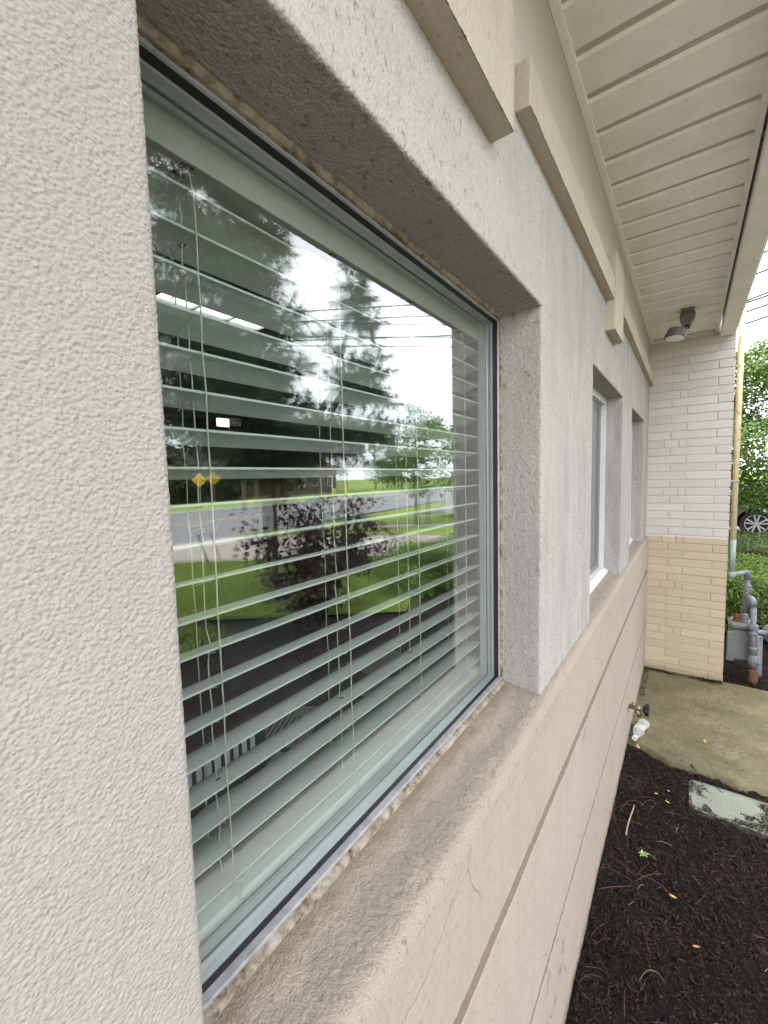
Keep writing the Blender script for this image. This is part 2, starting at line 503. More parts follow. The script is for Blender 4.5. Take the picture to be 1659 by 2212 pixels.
# --- glazing: a thin sheet, mirror part by Fresnel for two faces, the rest passes through
def glass_mat(name, tint, coat=0.0):
    s = N(name)
    s.t.nodes.remove(s.b)
    geo = s.n('ShaderNodeNewGeometry')
    ior = s.n('ShaderNodeMix', data_type='FLOAT')
    ior.inputs['A'].default_value = 1.52
    ior.inputs['B'].default_value = 1 / 1.52
    s.l(geo.outputs['Backfacing'], ior.inputs['Factor'])
    fr = s.n('ShaderNodeFresnel')
    s.l(ior.outputs['Result'], fr.inputs['IOR'])
    r = fr.outputs[0]
    two = s.math('DIVIDE', s.math('MULTIPLY', r, 2.0), s.math('ADD', r, 1.0))
    two = s.math('ADD', s.math('MULTIPLY', two, 1.0 - coat), coat)      # low-emissivity film
    tr = s.n('ShaderNodeBsdfTransparent')
    tr.inputs[0].default_value = col4(tint)
    gl = s.n('ShaderNodeBsdfGlossy')
    gl.inputs['Roughness'].default_value = 0.0
    gl.inputs['Color'].default_value = (0.97, 1.0, 1.0, 1)
    mx = s.n('ShaderNodeMixShader')
    s.l(two, mx.inputs[0])
    s.l(tr.outputs[0], mx.inputs[1])
    s.l(gl.outputs[0], mx.inputs[2])
    s.l(mx.outputs[0], s.t.nodes['Material Output'].inputs[0])
glass_mat('pane_glass', (0.91, 0.945, 0.925), 0.075)
glass_mat('inner_pane_glass', (0.90, 0.94, 0.92), 0.085)
def bottle_mat():
    s = N('bottle_plastic')
    s.b.inputs['Base Color'].default_value = (0.85, 0.87, 0.88, 1)
    s.b.inputs['Roughness'].default_value = 0.12
    s.b.inputs['Specular IOR Level'].default_value = 0.9
    tr = s.n('ShaderNodeBsdfTransparent')
    tr.inputs[0].default_value = (0.95, 0.96, 0.97, 1)
    mx = s.n('ShaderNodeMixShader')
    lw = s.n('ShaderNodeLayerWeight')
    lw.inputs[0].default_value = 0.5
    s.l(s.math('ADD', s.math('MULTIPLY', lw.outputs['Facing'], 0.45), 0.10), mx.inputs[0])
    s.l(tr.outputs[0], mx.inputs[1])
    s.l(s.b.outputs[0], mx.inputs[2])
    s.l(mx.outputs[0], s.t.nodes['Material Output'].inputs[0])
bottle_mat()

def screen_mat():
    s = N('screen_mesh')
    s.b.inputs['Base Color'].default_value = (0.20, 0.205, 0.205, 1)
    s.b.inputs['Roughness'].default_value = 0.6
    tr = s.n('ShaderNodeBsdfTransparent')
    mx = s.n('ShaderNodeMixShader')
    mx.inputs[0].default_value = 0.62
    s.l(tr.outputs[0], mx.inputs[1])
    s.l(s.b.outputs[0], mx.inputs[2])
    s.l(mx.outputs[0], s.t.nodes['Material Output'].inputs[0])
screen_mat()

def emit(name, col, st):
    s = N(name)
    s.b.inputs['Base Color'].default_value = col4((0.8, 0.8, 0.8))
    s.b.inputs['Emission Color'].default_value = col4(col)
    s.b.inputs['Emission Strength'].default_value = st
emit('luminaire_cell', (1.0, 0.98, 0.93), 0.9)
plain('luminaire_off', (0.45, 0.45, 0.43), 0.4, 0.4)

# ------------------------------------------------------------------ mesh helpers
class MB:
    def __init__(s):
        s.v = []
        s.f = []
    def add(s, verts, faces):
        o = len(s.v)
        s.v.extend(verts)
        s.f.extend([tuple(i + o for i in f) for f in faces])
        return s
    def box(s, x0, x1, y0, y1, z0, z1):
        v = [(x, y, z) for z in (z0, z1) for y in (y0, y1) for x in (x0, x1)]
        return s.add(v, [(0, 2, 3, 1), (4, 5, 7, 6), (0, 1, 5, 4), (2, 6, 7, 3), (0, 4, 6, 2), (1, 3, 7, 5)])
    def cbox(s, x0, x1, y0, y1, z0, z1, c=0.004):
        """box with chamfered edges (all twelve)"""
        xs, ys, zs = (x0, x1), (y0, y1), (z0, z1)
        v = []
        idx = {}
        for i in (0, 1):
            for j in (0, 1):
                for k in (0, 1):
                    p = (xs[i], ys[j], zs[k])
                    ins = [(1 if i == 0 else -1) * c, (1 if j == 0 else -1) * c, (1 if k == 0 else -1) * c]
                    for a in range(3):
                        q = [p[t] + (0 if t == a else ins[t]) for t in range(3)]
                        idx[(i, j, k, a)] = len(v)
                        v.append(tuple(q))
        f = []
        for a in range(3):
            b, d = [(1, 2), (2, 0), (0, 1)][a]
            for side in (0, 1):
                ks = []
                for (m, n) in ((0, 0), (1, 0), (1, 1), (0, 1)):
                    t = [0, 0, 0]
                    t[a], t[b], t[d] = side, m, n
                    ks.append(idx[(t[0], t[1], t[2], a)])
                f.append(tuple(ks if side else ks[::-1]))
        for a in range(3):
            b, d = [(1, 2), (2, 0), (0, 1)][a]
            for m in (0, 1):
                for n in (0, 1):
                    t0 = [0, 0, 0]
                    t1 = [0, 0, 0]
                    t0[b], t0[d], t1[b], t1[d] = m, n, m, n
                    t1[a] = 1
                    q = (idx[(*t0, b)], idx[(*t1, b)], idx[(*t1, d)], idx[(*t0, d)])
                    f.append(q if (m + n) % 2 else q[::-1])
        for i in (0, 1):
            for j in (0, 1):
                for k in (0, 1):
                    q = (idx[(i, j, k, 0)], idx[(i, j, k, 1)], idx[(i, j, k, 2)])
                    f.append(q if (i + j + k) % 2 else q[::-1])
        return s.add(v, f)
    def tube(s, pts, rad, n=8, caps=True):
        pts = [Vector(p) for p in pts]
        if isinstance(rad, (int, float)):
            rad = [rad] * len(pts)
        rings = []
        up = None
        for i, p in enumerate(pts):
            if i == 0:
                d = pts[1] - p
            elif i == len(pts) - 1:
                d = p - pts[i - 1]
            else:
                d = (pts[i + 1] - p).normalized() + (p - pts[i - 1]).normalized()
            if d.length < 1e-9:
                d = Vector((0, 0, 1))
            d.normalize()
            if up is None:
                a = Vector((0, 0, 1)) if abs(d.z) < 0.9 else Vector((1, 0, 0))
                up = (a - d * a.dot(d)).normalized()
            else:
                up = up - d * up.dot(d)
                up = up.normalized() if up.length > 1e-6 else d.orthogonal().normalized()
            sd_ = d.cross(up)
            rings.append([tuple(p + (up * math.cos(2 * math.pi * k / n) + sd_ * math.sin(2 * math.pi * k / n)) * rad[i]) for k in range(n)])
        v = [q for r_ in rings for q in r_]
        f = []
        for i in range(len(pts) - 1):
            for k in range(n):
                a, b = i * n + k, i * n + (k + 1) % n
                f.append((a, b, b + n, a + n))
        if caps:
            f.append(tuple(range(n - 1, -1, -1)))
            f.append(tuple(range((len(pts) - 1) * n, len(pts) * n)))
        return s.add(v, f)
    def lathe(s, c, axis, prof, n=24):
        """prof: list of (radius, height along axis)"""
        ax = Vector(axis).normalized()
        u = ax.orthogonal().normalized()
        w = ax.cross(u)
        c = Vector(c)
        v = []
        for r_, h in prof:
            for k in range(n):
                t = 2 * math.pi * k / n
                v.append(tuple(c + ax * h + (u * math.cos(t) + w * math.sin(t)) * r_))
        f = []
        for i in range(len(prof) - 1):
            for k in range(n):
                a, b = i * n + k, i * n + (k + 1) % n
                f.append((a, b, b + n, a + n))
        f.append(tuple(range(n - 1, -1, -1)))
        f.append(tuple(range((len(prof) - 1) * n, len(prof) * n)))
        return s.add(v, f)
    def prism(s, poly, axis, a0, a1):
        """poly: 2-D points; axis 'x','y','z' is the extrusion direction"""
        n = len(poly)
        def P(p, t):
            return {'x': (t, p[0], p[1]), 'y': (p[0], t, p[1]), 'z': (p[0], p[1], t)}[axis]
        v = [P(p, a0) for p in poly] + [P(p, a1) for p in poly]
        f = [tuple(range(n - 1, -1, -1)), tuple(range(n, 2 * n))]
        for i in range(n):
            j = (i + 1) % n
            f.append((i, j, j + n, i + n))
        return s.add(v, f)
    def build(s, name, mat, parent=None, smooth=False, fix=True):
        me = bpy.data.meshes.new(name)
        me.from_pydata([tuple(p) for p in s.v], [], s.f)
        return link(name, me, mat, parent, smooth, fix)

def link(name, me, mat, parent=None, smooth=False, fix=True):
    if fix:
        import bmesh
        bm = bmesh.new()
        bm.from_mesh(me)
        bmesh.ops.recalc_face_normals(bm, faces=bm.faces)
        bm.to_mesh(me)
        bm.free()
    if mat and not me.materials:
        me.materials.append(MATS[mat])
    if smooth:
        me.polygons.foreach_set('use_smooth', [True] * len(me.polygons))
    o = bpy.data.objects.new(name, me)
    COL.objects.link(o)
    if parent:
        o.parent = parent
    return o

def inst(src, name, parent=None, loc=(0, 0, 0), rot=(0, 0, 0), scale=(1, 1, 1)):
    o = src.copy()
    o.name = name
    COL.objects.link(o)
    o.parent = parent
    o.location = loc
    o.rotation_euler = rot
    o.scale = scale
    return o

def tag(o, label, cat, group=None):
    o['label'] = label
    o['category'] = cat
    if group:
        o['group'] = group
    return o

def empty(name, loc=(0, 0, 0), rz=0):
    o = bpy.data.objects.new(name, None)
    COL.objects.link(o)
    o.location = loc
    o.rotation_euler = (0, 0, rz)
    o.empty_display_size = 0.1
    return o

def structure(o):
    o['kind'] = 'structure'
    return o

def mesh_np(name, V, Fq, mat, parent=None, smooth=True):
    """fast mesh from numpy arrays (quads or tris)"""
    me = bpy.data.meshes.new(name)
    k = Fq.shape[1]
    me.vertices.add(len(V))
    me.vertices.foreach_set('co', V.astype(np.float32).ravel())
    me.loops.add(Fq.size)
    me.loops.foreach_set('vertex_index', Fq.astype(np.int32).ravel())
    me.polygons.add(len(Fq))
    me.polygons.foreach_set('loop_start', np.arange(0, Fq.size, k, dtype=np.int32))
    me.polygons.foreach_set('loop_total', np.full(len(Fq), k, dtype=np.int32))
    me.update(calc_edges=True)
    me.validate()
    return link(name, me, mat, parent, smooth, fix=False)

def densify(poly, step):
    pts = [np.array(poly[0], float)]
    for a, b in zip(poly[:-1], poly[1:]):
        a = np.array(a, float)
        b = np.array(b, float)
        n = max(1, int(math.ceil(np.linalg.norm(b - a) / step)))
        for i in range(1, n + 1):
            pts.append(a + (b - a) * i / n)
    return np.array(pts)

def rounded(poly, r, k=4):
    """round the inner corners of an open polyline"""
    o = [np.array(poly[0], float)]
    for i in range(1, len(poly) - 1):
        p = np.array(poly[i], float)
        a = np.array(poly[i - 1], float) - p
        b = np.array(poly[i + 1], float) - p
        rr = min(r, np.linalg.norm(a) * 0.45, np.linalg.norm(b) * 0.45)
        a = p + a / np.linalg.norm(a) * rr
        b = p + b / np.linalg.norm(b) * rr
        for t in np.linspace(0, 1, k + 1):
            o.append((1 - t) ** 2 * a + 2 * t * (1 - t) * p + t * t * b)
    o.append(np.array(poly[-1], float))
    return [tuple(q) for q in o]

def rough_sweep(name, poly, plane, a0, a1, step, mat, parent, amp=0.0009, flip=False, r=0.006, wav=1.0, extra=None):
    """sweep a 2-D profile along the remaining axis and push it about like trowelled stucco.
    plane 'xy' sweeps along z, 'yz' sweeps along x, 'xz' sweeps along y"""
    pr = densify(rounded(poly, r), step)
    n = max(2, int(math.ceil((a1 - a0) / step)) + 1)
    t = np.linspace(a0, a1, n)
    A, T = np.meshgrid(np.arange(len(pr)), t, indexing='ij')
    p = pr[A]
    if plane == 'xy':
        V = np.stack([p[..., 0], p[..., 1], T], -1)
    elif plane == 'yz':
        V = np.stack([T, p[..., 0], p[..., 1]], -1)
    else:
        V = np.stack([p[..., 0], T, p[..., 1]], -1)
    tan = np.gradient(pr, axis=0)
    nrm = np.stack([tan[:, 1], -tan[:, 0]], -1)
    nrm /= np.linalg.norm(nrm, axis=1)[:, None] + 1e-12
    if flip:
        nrm = -nrm
    nn = nrm[A]
    if plane == 'xy':
        NV = np.stack([nn[..., 0], nn[..., 1], 0 * T], -1)
    elif plane == 'yz':
        NV = np.stack([0 * T, nn[..., 0], nn[..., 1]], -1)
    else:
        NV = np.stack([nn[..., 0], 0 * T, nn[..., 1]], -1)
    h = 0.60 * vnoise(V, 330 * wav, 1) + 0.40 * vnoise(V, 620 * wav, 2) + 0.30 * vnoise(V, 60, 3) + 0.25 * vnoise(V, 14, 4)
    if extra is not None:
        h = h + extra(V)
    V = V + NV * (h * amp)[..., None]
    m = V.shape[1]
    i = np.arange(V.shape[0] - 1)[:, None] * m + np.arange(m - 1)[None, :]
    Fq = np.stack([i, i + 1, i + m + 1, i + m], -1).reshape(-1, 4)
    if flip:
        Fq = Fq[:, ::-1]
    return mesh_np(name, V.reshape(-1, 3), Fq, mat, parent)

# ------------------------------------------------------------------ key dimensions (metres; x along the wall, -y outdoors)
XB = 4.234                       # brick return wall
X0, X1 = 0.1457, 1.035           # near window opening
X2, X3 = 1.683, 2.531            # middle window opening
X4, X5 = 2.962, 3.808            # far window opening
ZS, ZL = 1.182, 2.113            # sill and lintel
ZSO = 2.793                      # soffit
RV = 0.100                       # reveal depth

# ================================================================== GROUND (setting)
def sheet(name, pts, z, mat):
    b = MB()
    b.add([(x, y, z) for x, y in pts], [tuple(range(len(pts)))])
    o = b.build(name, mat)
    return structure(o)

sheet('ground', [(-900, 900), (-900, -900), (900, -900), (900, 900)], -0.10, 'lawn_soil')
# lawn in front of the planting bed
sheet('lawn', [(-12, -3.3), (-12, -10.9), (2.5, -10.9), (7.75, -4.45), (6.9, -3.5), (4.4, -2.4), (2.6, -4.6)][::-1], 0.0, 'lawn_soil')
# street: slightly skewed to the building
def road_y(x, y0):
    return y0 - 0.16 * x
RP = [(-60, road_y(-60, -10.2)), (120, road_y(120, -10.2)), (120, road_y(120, -21.2)), (-60, road_y(-60, -21.2))]
sheet('road', RP, -0.055, 'asphalt_road')
for dy in (-15.55, -15.85):
    sheet('road_marking', [(-60, road_y(-60, dy)), (120, road_y(120, dy)), (120, road_y(120, dy - 0.12)), (-60, road_y(-60, dy - 0.12))], -0.051, 'road_yellow')
sheet('far_verge', [(-60, road_y(-60, -21.4)), (120, road_y(120, -21.4)), (120, road_y(120, -34)), (-60, road_y(-60, -34))], 0.02, 'lawn_soil')
for nm, dy, dw in (('kerb', -21.2, 0.2),):
    b = MB()
    b.add([(-60, road_y(-60, dy), 0.06), (120, road_y(120, dy), 0.06), (120, road_y(120, dy - dw), 0.06), (-60, road_y(-60, dy - dw), 0.06),
           (-60, road_y(-60, dy), -0.06), (120, road_y(120, dy), -0.06)], [(0, 1, 2, 3), (0, 4, 5, 1)])
    structure(b.build(nm, 'kerb_concrete'))
# entrance drive running off diagonally, then the verge strip, walk and parking lot
sheet('driveway', [(2.5, -10.9), (7.75, -4.45), (8.6, -3.3), (14, -1.2), (14, -3.0), (11.2, -4.6), (10.5, -6.2), (7.5, -11.4)], 0.004, 'drive_concrete')
sheet('drive_apron', [(-12, -10.9), (2.5, -10.9), (7.5, -11.4), (12, -12.0), (12, road_y(12, -10.2)), (-12, road_y(-12, -10.2))][::-1], -0.01, 'drive_concrete')
sheet('grass_strip', [(7.5, -11.4), (10.5, -6.2), (11.2, -4.6), (13.4, -5.6), (12.4, -7.2), (9.5, -11.5)], 0.012, 'lawn_soil')
sheet('sidewalk', [(9.5, -11.5), (12.4, -7.2), (13.4, -5.6), (14.2, -5.9), (13.2, -7.5), (10.4, -11.6)], 0.008, 'drive_concrete')
sheet('grass_island', [(10.4, -11.6), (13.2, -7.5), (14.2, -5.9), (17.5, -8.0), (16, -11.5)], 0.016, 'lawn_soil')
sheet('parking_lot', [(13.9, -1.2), (13.9, 12), (60, 12), (60, -14), (17.6, -11), (17.6, -8.2), (14.2, -5.9), (14, -3.0)], -0.02, 'asphalt_lot')
b = MB()
b.box(13.0, 13.9, -1.22, 12, -0.06, 0.06)
b.box(13.0, 13.9, -3.2, -1.22, -0.06, 0.06)
structure(b.build('kerb_walk', 'kerb_concrete'))

sheet('bounce_slab', [(-16, -1.7), (-16, -10.85), (-0.6, -10.85), (1.2, -8.5), (1.2, -4.7), (0.2, -1.7)], 0.008, 'drive_concrete')  # unseen pale slab, added to bounce light up to soffit and wall
# planting bed: lumpy dark mulch
def bed(name, x0, x1, y0, y1, step, mat, z0=-0.022, amp=0.016, mask=None):
    xs = np.arange(x0, x1 + step, step)
    ys = np.arange(y0, y1 + step, step)
    X, Y = np.meshgrid(xs, ys, indexing='ij')
    P = np.stack([X, Y, 0 * X], -1)
    h = 0.8 * vnoise(P, 7, 11) + 0.6 * vnoise(P, 35, 12) + 0.35 * vnoise(P, 90, 13)
    Z = z0 + amp * h
    if mask is not None:
        Z = mask(X, Y, Z)
    V = np.stack([X, Y, Z], -1)
    m = V.shape[1]
    i = np.arange(V.shape[0] - 1)[:, None] * m + np.arange(m - 1)[None, :]
    Fq = np.stack([i, i + m, i + m + 1, i + 1], -1).reshape(-1, 4)
    return mesh_np(name, V.reshape(-1, 3), Fq, mat)

LID = dict(x0=2.553, x1=2.80, y0=-0.95, y1=-0.335)
def bed_mask(X, Y, Z):
    inside = (X > LID['x0'] - 0.03) & (X < LID['x1'] + 0.03) & (Y < LID['y1'] + 0.03)
    edge = np.maximum(np.maximum(LID['x0'] - X, X - LID['x1']), Y - LID['y1'])
    z2 = Z - np.clip(1 - (edge + 0.0) / 0.03, 0, 1) * 0.030 * inside
    z2 = z2 + np.where(X > 2.80, np.clip((X - 2.80) / 0.07, 0, 1) * -0.005, 0)
    return z2
o = structure(bed('mulch_bed', 0.4, 2.96, -1.5, -0.004, 0.011, 'mulch_soil', mask=bed_mask))
o = structure(bed('mulch_bed', -4, 9.0, -4.6, -1.49, 0.08, 'mulch_soil', z0=-0.03, amp=0.02))
o = structure(bed('mulch_bed', 2.94, 4.27, -1.5, -0.99, 0.03, 'mulch_soil', z0=-0.02, amp=0.014))
o = structure(bed('mulch_bed', 4.25, 9.0, -1.5, -0.56, 0.03, 'mulch_soil', z0=-0.03, amp=0.014))
o = structure(bed('mulch_bed', -4, 0.41, -1.5, -0.004, 0.08, 'mulch_soil', z0=-0.03, amp=0.014))

# concrete pad between the bed and the brick return
def pad():
    step = 0.02
    xs = np.arange(2.86, 4.27, step)
    ys = np.arange(-1.0, 0.01, step)
    X, Y = np.meshgrid(xs, ys, indexing='ij')
    P = np.stack([X, Y, 0 * X], -1)
    wob = 0.02 * vnoise(P[:1], 9, 21)[0] + 0.008 * vnoise(P[:1], 40, 22)[0]
    near = 2.875 + wob + np.clip((ys + 0.25) / 0.25, 0, 1) * 0.11
    X = near[None, :] + (X - 2.86) * (4.252 - near[None, :]) / (xs[-1] - 2.86)
    Z = 0.0 + 0.0025 * vnoise(P, 6, 23) + 0.0012 * vnoise(P, 40, 24)
    Z[0, :] = -0.05
    V = np.stack([X, Y, Z], -1)
    m = V.shape[1]
    i = np.arange(V.shape[0] - 1)[:, None] * m + np.arange(m - 1)[None, :]
    Fq = np.stack([i, i + m, i + m + 1, i + 1], -1).reshape(-1, 4)
    return structure(mesh_np('concrete_pad', V.reshape(-1, 3), Fq, 'mossy_concrete'))
pad()

# shredded mulch, pine straw: nobody could count it
def slivers(name, n, region, zf, lmin, lmax, wmin, wmax, mat, tilt=0.35, bend=0.0, seed=1, zj=0.006):
    g = np.random.default_rng(seed)
    x = g.uniform(region[0], region[1], n)
    y = g.uniform(region[2], region[3], n)
    keep = np.array([zf(a, c) is not None for a, c in zip(x, y)])
    x, y = x[keep], y[keep]
    z = np.array([zf(a, c) for a, c in zip(x, y)])
    z = z + g.normal(0, zj, len(z)) + 0.012 * vnoise(np.stack([x, y, 0 * x], -1), 7, 11)
    n = len(x)
    an = g.uniform(0, 2 * np.pi, n)
    ti = g.normal(0, tilt, n)
    L = g.uniform(lmin, lmax, n) / 2
    Wd = g.uniform(wmin, wmax, n) / 2
    d = np.stack([np.cos(an) * np.cos(ti), np.sin(an) * np.cos(ti), np.sin(ti)], -1)
    s_ = np.stack([-np.sin(an), np.cos(an), 0 * an], -1)
    ro = g.normal(0, 0.6, n)
    up = np.cross(d, s_)
    s_ = s_ * np.cos(ro)[:, None] + up * np.sin(ro)[:, None]
    up = np.cross(d, s_)
    c = np.stack([x, y, z], -1)
    hw = (Wd * 0.5)[:, None]
    Lc, Wc = L[:, None], Wd[:, None]
    V = np.stack([c - d * Lc, c + s_ * Wc - d * Lc * 0.3, c - s_ * Wc + d * Lc * 0.2, c + d * Lc, c + up * hw * 1.6 * 0.9 + d * Lc * 0.1, c - up * hw], 1)
    base = np.array([(0, 1, 4), (1, 3, 4), (3, 2, 4), (2, 0, 4), (1, 0, 5), (3, 1, 5), (2, 3, 5), (0, 2, 5)])
    Fq = (np.arange(n)[:, None, None] * 6 + base[None]).reshape(-1, 3)
    o = mesh_np(name, V.reshape(-1, 3), Fq, mat, smooth=False)
    o['kind'] = 'stuff'
    return o

def zbed(x, y):
    if LID['x0'] - 0.0 < x < LID['x1'] and y < LID['y1']:
        return None
    if x > 2.86 + 0.1 * max(0, (y + 0.25) / 0.25):
        return None
    return -0.016
o = slivers('shredded_mulch', 42000, (0.8, 2.93, -0.95, -0.012), zbed, 0.006, 0.034, 0.001, 0.0045, 'mulch_chip', seed=3)
tag(o, 'dark brown shredded bark mulch covering the bed below the wall', 'mulch')
o = slivers('bark_chips', 2600, (0.8, 2.9, -0.95, -0.02), zbed, 0.02, 0.055, 0.004, 0.011, 'mulch_chip', seed=14, tilt=0.25)
tag(o, 'larger dark bark chips lying among the shredded mulch', 'mulch')
o = slivers('shredded_mulch', 3500, (4.27, 5.6, -1.3, -0.57), lambda x, y: -0.02, 0.015, 0.05, 0.003, 0.009, 'mulch_chip', seed=4)
tag(o, 'dark mulch under the gas meter beside the brick return', 'mulch')

def zl(x, y):
    if LID['x1'] > x > LID['x0'] and y < LID['y1']:
        q = np.array([x, y, 0.0])
        h = 0.6 * vnoise(q, 17, 77) + 0.5 * vnoise(q, 45, 78) + 0.3 * vnoise(q, 110, 79)
        dl = LID['y1'] - y
        dn = x - LID['x0']
        cov = 0.75 * math.exp(-dl / 0.05) + 0.7 * math.exp(-dn / 0.03) + 0.75 * min(1, max(0, (dl - 0.17) / 0.25)) - 0.45
        return -0.013 if h * 0.8 + cov > 0 else None
    return None
o = slivers('spilled_mulch', 9000, (2.55, 2.80, -0.9, -0.33), zl, 0.004, 0.018, 0.001, 0.004, 'mulch_chip', tilt=0.15, seed=6, zj=0.001)
tag(o, 'dark mulch crumbs spilled over the half buried pale green lid', 'mulch')
o = slivers('litter', 900, (4.175, 4.232, -0.555, -0.01), lambda x, y: 0.004, 0.006, 0.03, 0.002, 0.007, 'mulch_chip', tilt=0.15, seed=41, zj=0.003)
tag(o, 'line of dark litter along the foot of the brick return', 'litter')
o = slivers('litter', 520, (2.98, 4.2, -0.055, -0.012), lambda x, y: 0.003, 0.006, 0.026, 0.002, 0.006, 'mulch_chip', tilt=0.15, seed=42, zj=0.002)
tag(o, 'dark litter on the pad along the foot of the tan base', 'litter')
o = slivers('grit', 700, (2.9, 4.2, -0.9, -0.03), lambda x, y: 0.003, 0.004, 0.018, 0.001, 0.005, 'mulch_chip', tilt=0.05, seed=8, zj=0.0003)
tag(o, 'dark specks and crumbs scattered on the mossy concrete pad', 'grit')

# ================================================================== BUILDING
bld = empty('office_building', (0, 0, 0))
tag(bld, 'single storey office with off white stucco wall, tan base and vinyl soffit', 'building')

# ---- stucco piers and lintels
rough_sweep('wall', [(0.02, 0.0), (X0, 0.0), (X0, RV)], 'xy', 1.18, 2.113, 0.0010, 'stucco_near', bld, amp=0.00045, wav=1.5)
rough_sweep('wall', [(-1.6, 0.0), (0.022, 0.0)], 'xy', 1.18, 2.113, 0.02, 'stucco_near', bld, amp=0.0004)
rough_sweep('wall', [(X1, RV), (X1, 0.0), (X2, 0.0), (X2, RV)], 'xy', 1.172, 2.113, 0.0034, 'stucco_wall', bld, amp=0.0012)
rough_sweep('wall', [(X3, RV), (X3, 0.0), (X4, 0.0), (X4, RV)], 'xy', 1.172, 2.113, 0.007, 'stucco_wall', bld, amp=0.0011)
rough_sweep('wall', [(X5, RV), (X5, 0.0), (XB + 0.02, 0.0)], 'xy', 1.172, 2.113, 0.008, 'stucco_wall', bld, amp=0.0011)
ZU = 2.43
rough_sweep('lintel', [(RV, ZL), (0.0, ZL), (0.0, ZU)], 'yz', X0, X1, 0.0032, 'stucco_wall', bld, amp=0.0011)
rough_sweep('wall', [(0.0, 2.113), (0.0, ZU)], 'yz', -1.6, X0, 0.008, 'stucco_wall', bld, amp=0.0009)
rough_sweep('wall', [(0.0, 2.113), (0.0, ZU)], 'yz', X1, X2, 0.0045, 'stucco_wall', bld, amp=0.0011)
rough_sweep('lintel', [(RV, ZL), (0.0, ZL), (0.0, ZU)], 'yz', X2, X3, 0.006, 'stucco_wall', bld, amp=0.0011)
rough_sweep('wall', [(0.0, 2.113), (0.0, ZU)], 'yz', X3, X4, 0.008, 'stucco_wall', bld, amp=0.0011)
rough_sweep('lintel', [(RV, ZL), (0.0, ZL), (0.0, ZU)], 'yz', X4, X5, 0.008, 'stucco_wall', bld, amp=0.0011)
rough_sweep('wall', [(0.0, 2.113), (0.0, ZU)], 'yz', X5, XB + 0.02, 0.01, 'stucco_wall', bld, amp=0.0011)
rough_sweep('upper_wall', [(0.0, ZU), (0.0, 2.83)], 'yz', -1.6, XB + 0.02, 0.008, 'stucco_upper', bld, amp=0.0006)

# ---- raised stucco trim: tall blocks with lower bands between them
def trim(name, x0, x1, z0, z1, y, step):
    """five faces of a raised block, all trowelled"""
    pr = [(x0, 0.004), (x0, -y), (x1, -y), (x1, 0.004)]
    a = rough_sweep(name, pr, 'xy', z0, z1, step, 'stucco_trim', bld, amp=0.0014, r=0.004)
    for z in (z0, z1):
        bb = MB()
        bb.add([(x0, 0.004, z), (x0, -y + 0.001, z), (x1, -y + 0.001, z), (x1, 0.004, z)], [(0, 1, 2, 3)])
        bb.build('trim_end', 'stucco_trim', a)
    return a
trim('trim_block', 0.43, 0.725, 2.283, 2.60, 0.040, 0.0035)
trim('trim_band', 0.845, 1.932, 2.408, 2.492, 0.030, 0.004)
trim('trim_block', 1.932, 2.168, 2.292, 2.588, 0.036, 0.0045)
trim('trim_band', 2.285, XB + 0.004, 2.440, 2.528, 0.028, 0.006)
trim('trim_band', -1.4, 0.31, 2.408, 2.492, 0.030, 0.01)

# ---- projecting sill and banded base
def sill_extra(V):
    # eroded, gritty strip along the front half of the near sill
    y = V[..., 1]
    k = np.exp(-((y - 0.012) / 0.022) ** 2)
    lump = 0.5 * vnoise(V, 200, 31) + 0.9 * vnoise(V, 360, 32)
    return 1.2 * k * np.clip(lump, -0.3, 1.2) + 0.7 * vnoise(V, 25, 33)
sill_prof = [(RV + 0.03, 1.186), (0.062, 1.181), (-0.014, 1.167), (-0.024, 1.154), (-0.026, 1.146)]
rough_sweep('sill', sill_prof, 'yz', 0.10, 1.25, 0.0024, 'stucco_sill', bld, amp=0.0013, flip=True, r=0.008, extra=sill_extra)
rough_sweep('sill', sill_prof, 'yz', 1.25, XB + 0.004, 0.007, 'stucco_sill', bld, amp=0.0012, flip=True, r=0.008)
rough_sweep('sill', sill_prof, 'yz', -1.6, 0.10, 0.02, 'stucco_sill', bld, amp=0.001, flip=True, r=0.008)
bands = [([(-0.026, 1.146), (-0.025, 1.10), (-0.022, 0.905), (-0.020, 0.898), (-0.007, 0.896), (-0.007, 0.876)], 'base_band', 'stucco_band'),
         ([(-0.007, 0.876), (-0.008, 0.873), (-0.0205, 0.868)], 'groove_ledge', 'stucco_groove'),
         ([(-0.0205, 0.868), (-0.0215, 0.864), (-0.0205, 0.452), (-0.018, 0.446), (-0.009, 0.444), (-0.009, 0.430)], 'base_band', 'stucco_band'),
         ([(-0.009, 0.430), (-0.010, 0.428), (-0.0185, 0.424)], 'groove_ledge', 'stucco_groove'),
         ([(-0.0185, 0.424), (-0.0195, 0.420), (-0.012, -0.06)], 'base_band', 'stucco_band')]
for pr_, nm_, mt_ in bands:
    for xa_, xb_, st_ in ((-1.6, 0.10, 0.025), (0.10, 1.8, 0.0045), (1.8, XB + 0.004, 0.008)):
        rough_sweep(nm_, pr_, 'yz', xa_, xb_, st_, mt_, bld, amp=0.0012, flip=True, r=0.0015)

# wall core behind the skins so that no light leaks in
core = MB()
core.box(-6, -1.6, 0.0, 0.12, -0.1, 2.9)
core.box(-1.6, X0 - 0.004, 0.012, 0.13, 1.1, 2.8)
core.box(X1 + 0.006, X2 - 0.006, 0.012, 0.13, 1.1, 2.8)
core.box(X3 + 0.006, X4 - 0.006, 0.012, 0.13, 1.1, 2.8)
core.box(X5 + 0.006, XB, 0.012, 0.13, 1.1, 2.8)
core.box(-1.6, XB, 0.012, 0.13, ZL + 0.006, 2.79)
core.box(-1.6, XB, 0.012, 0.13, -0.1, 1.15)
core.build('wall_core', 'room_wall', bld)

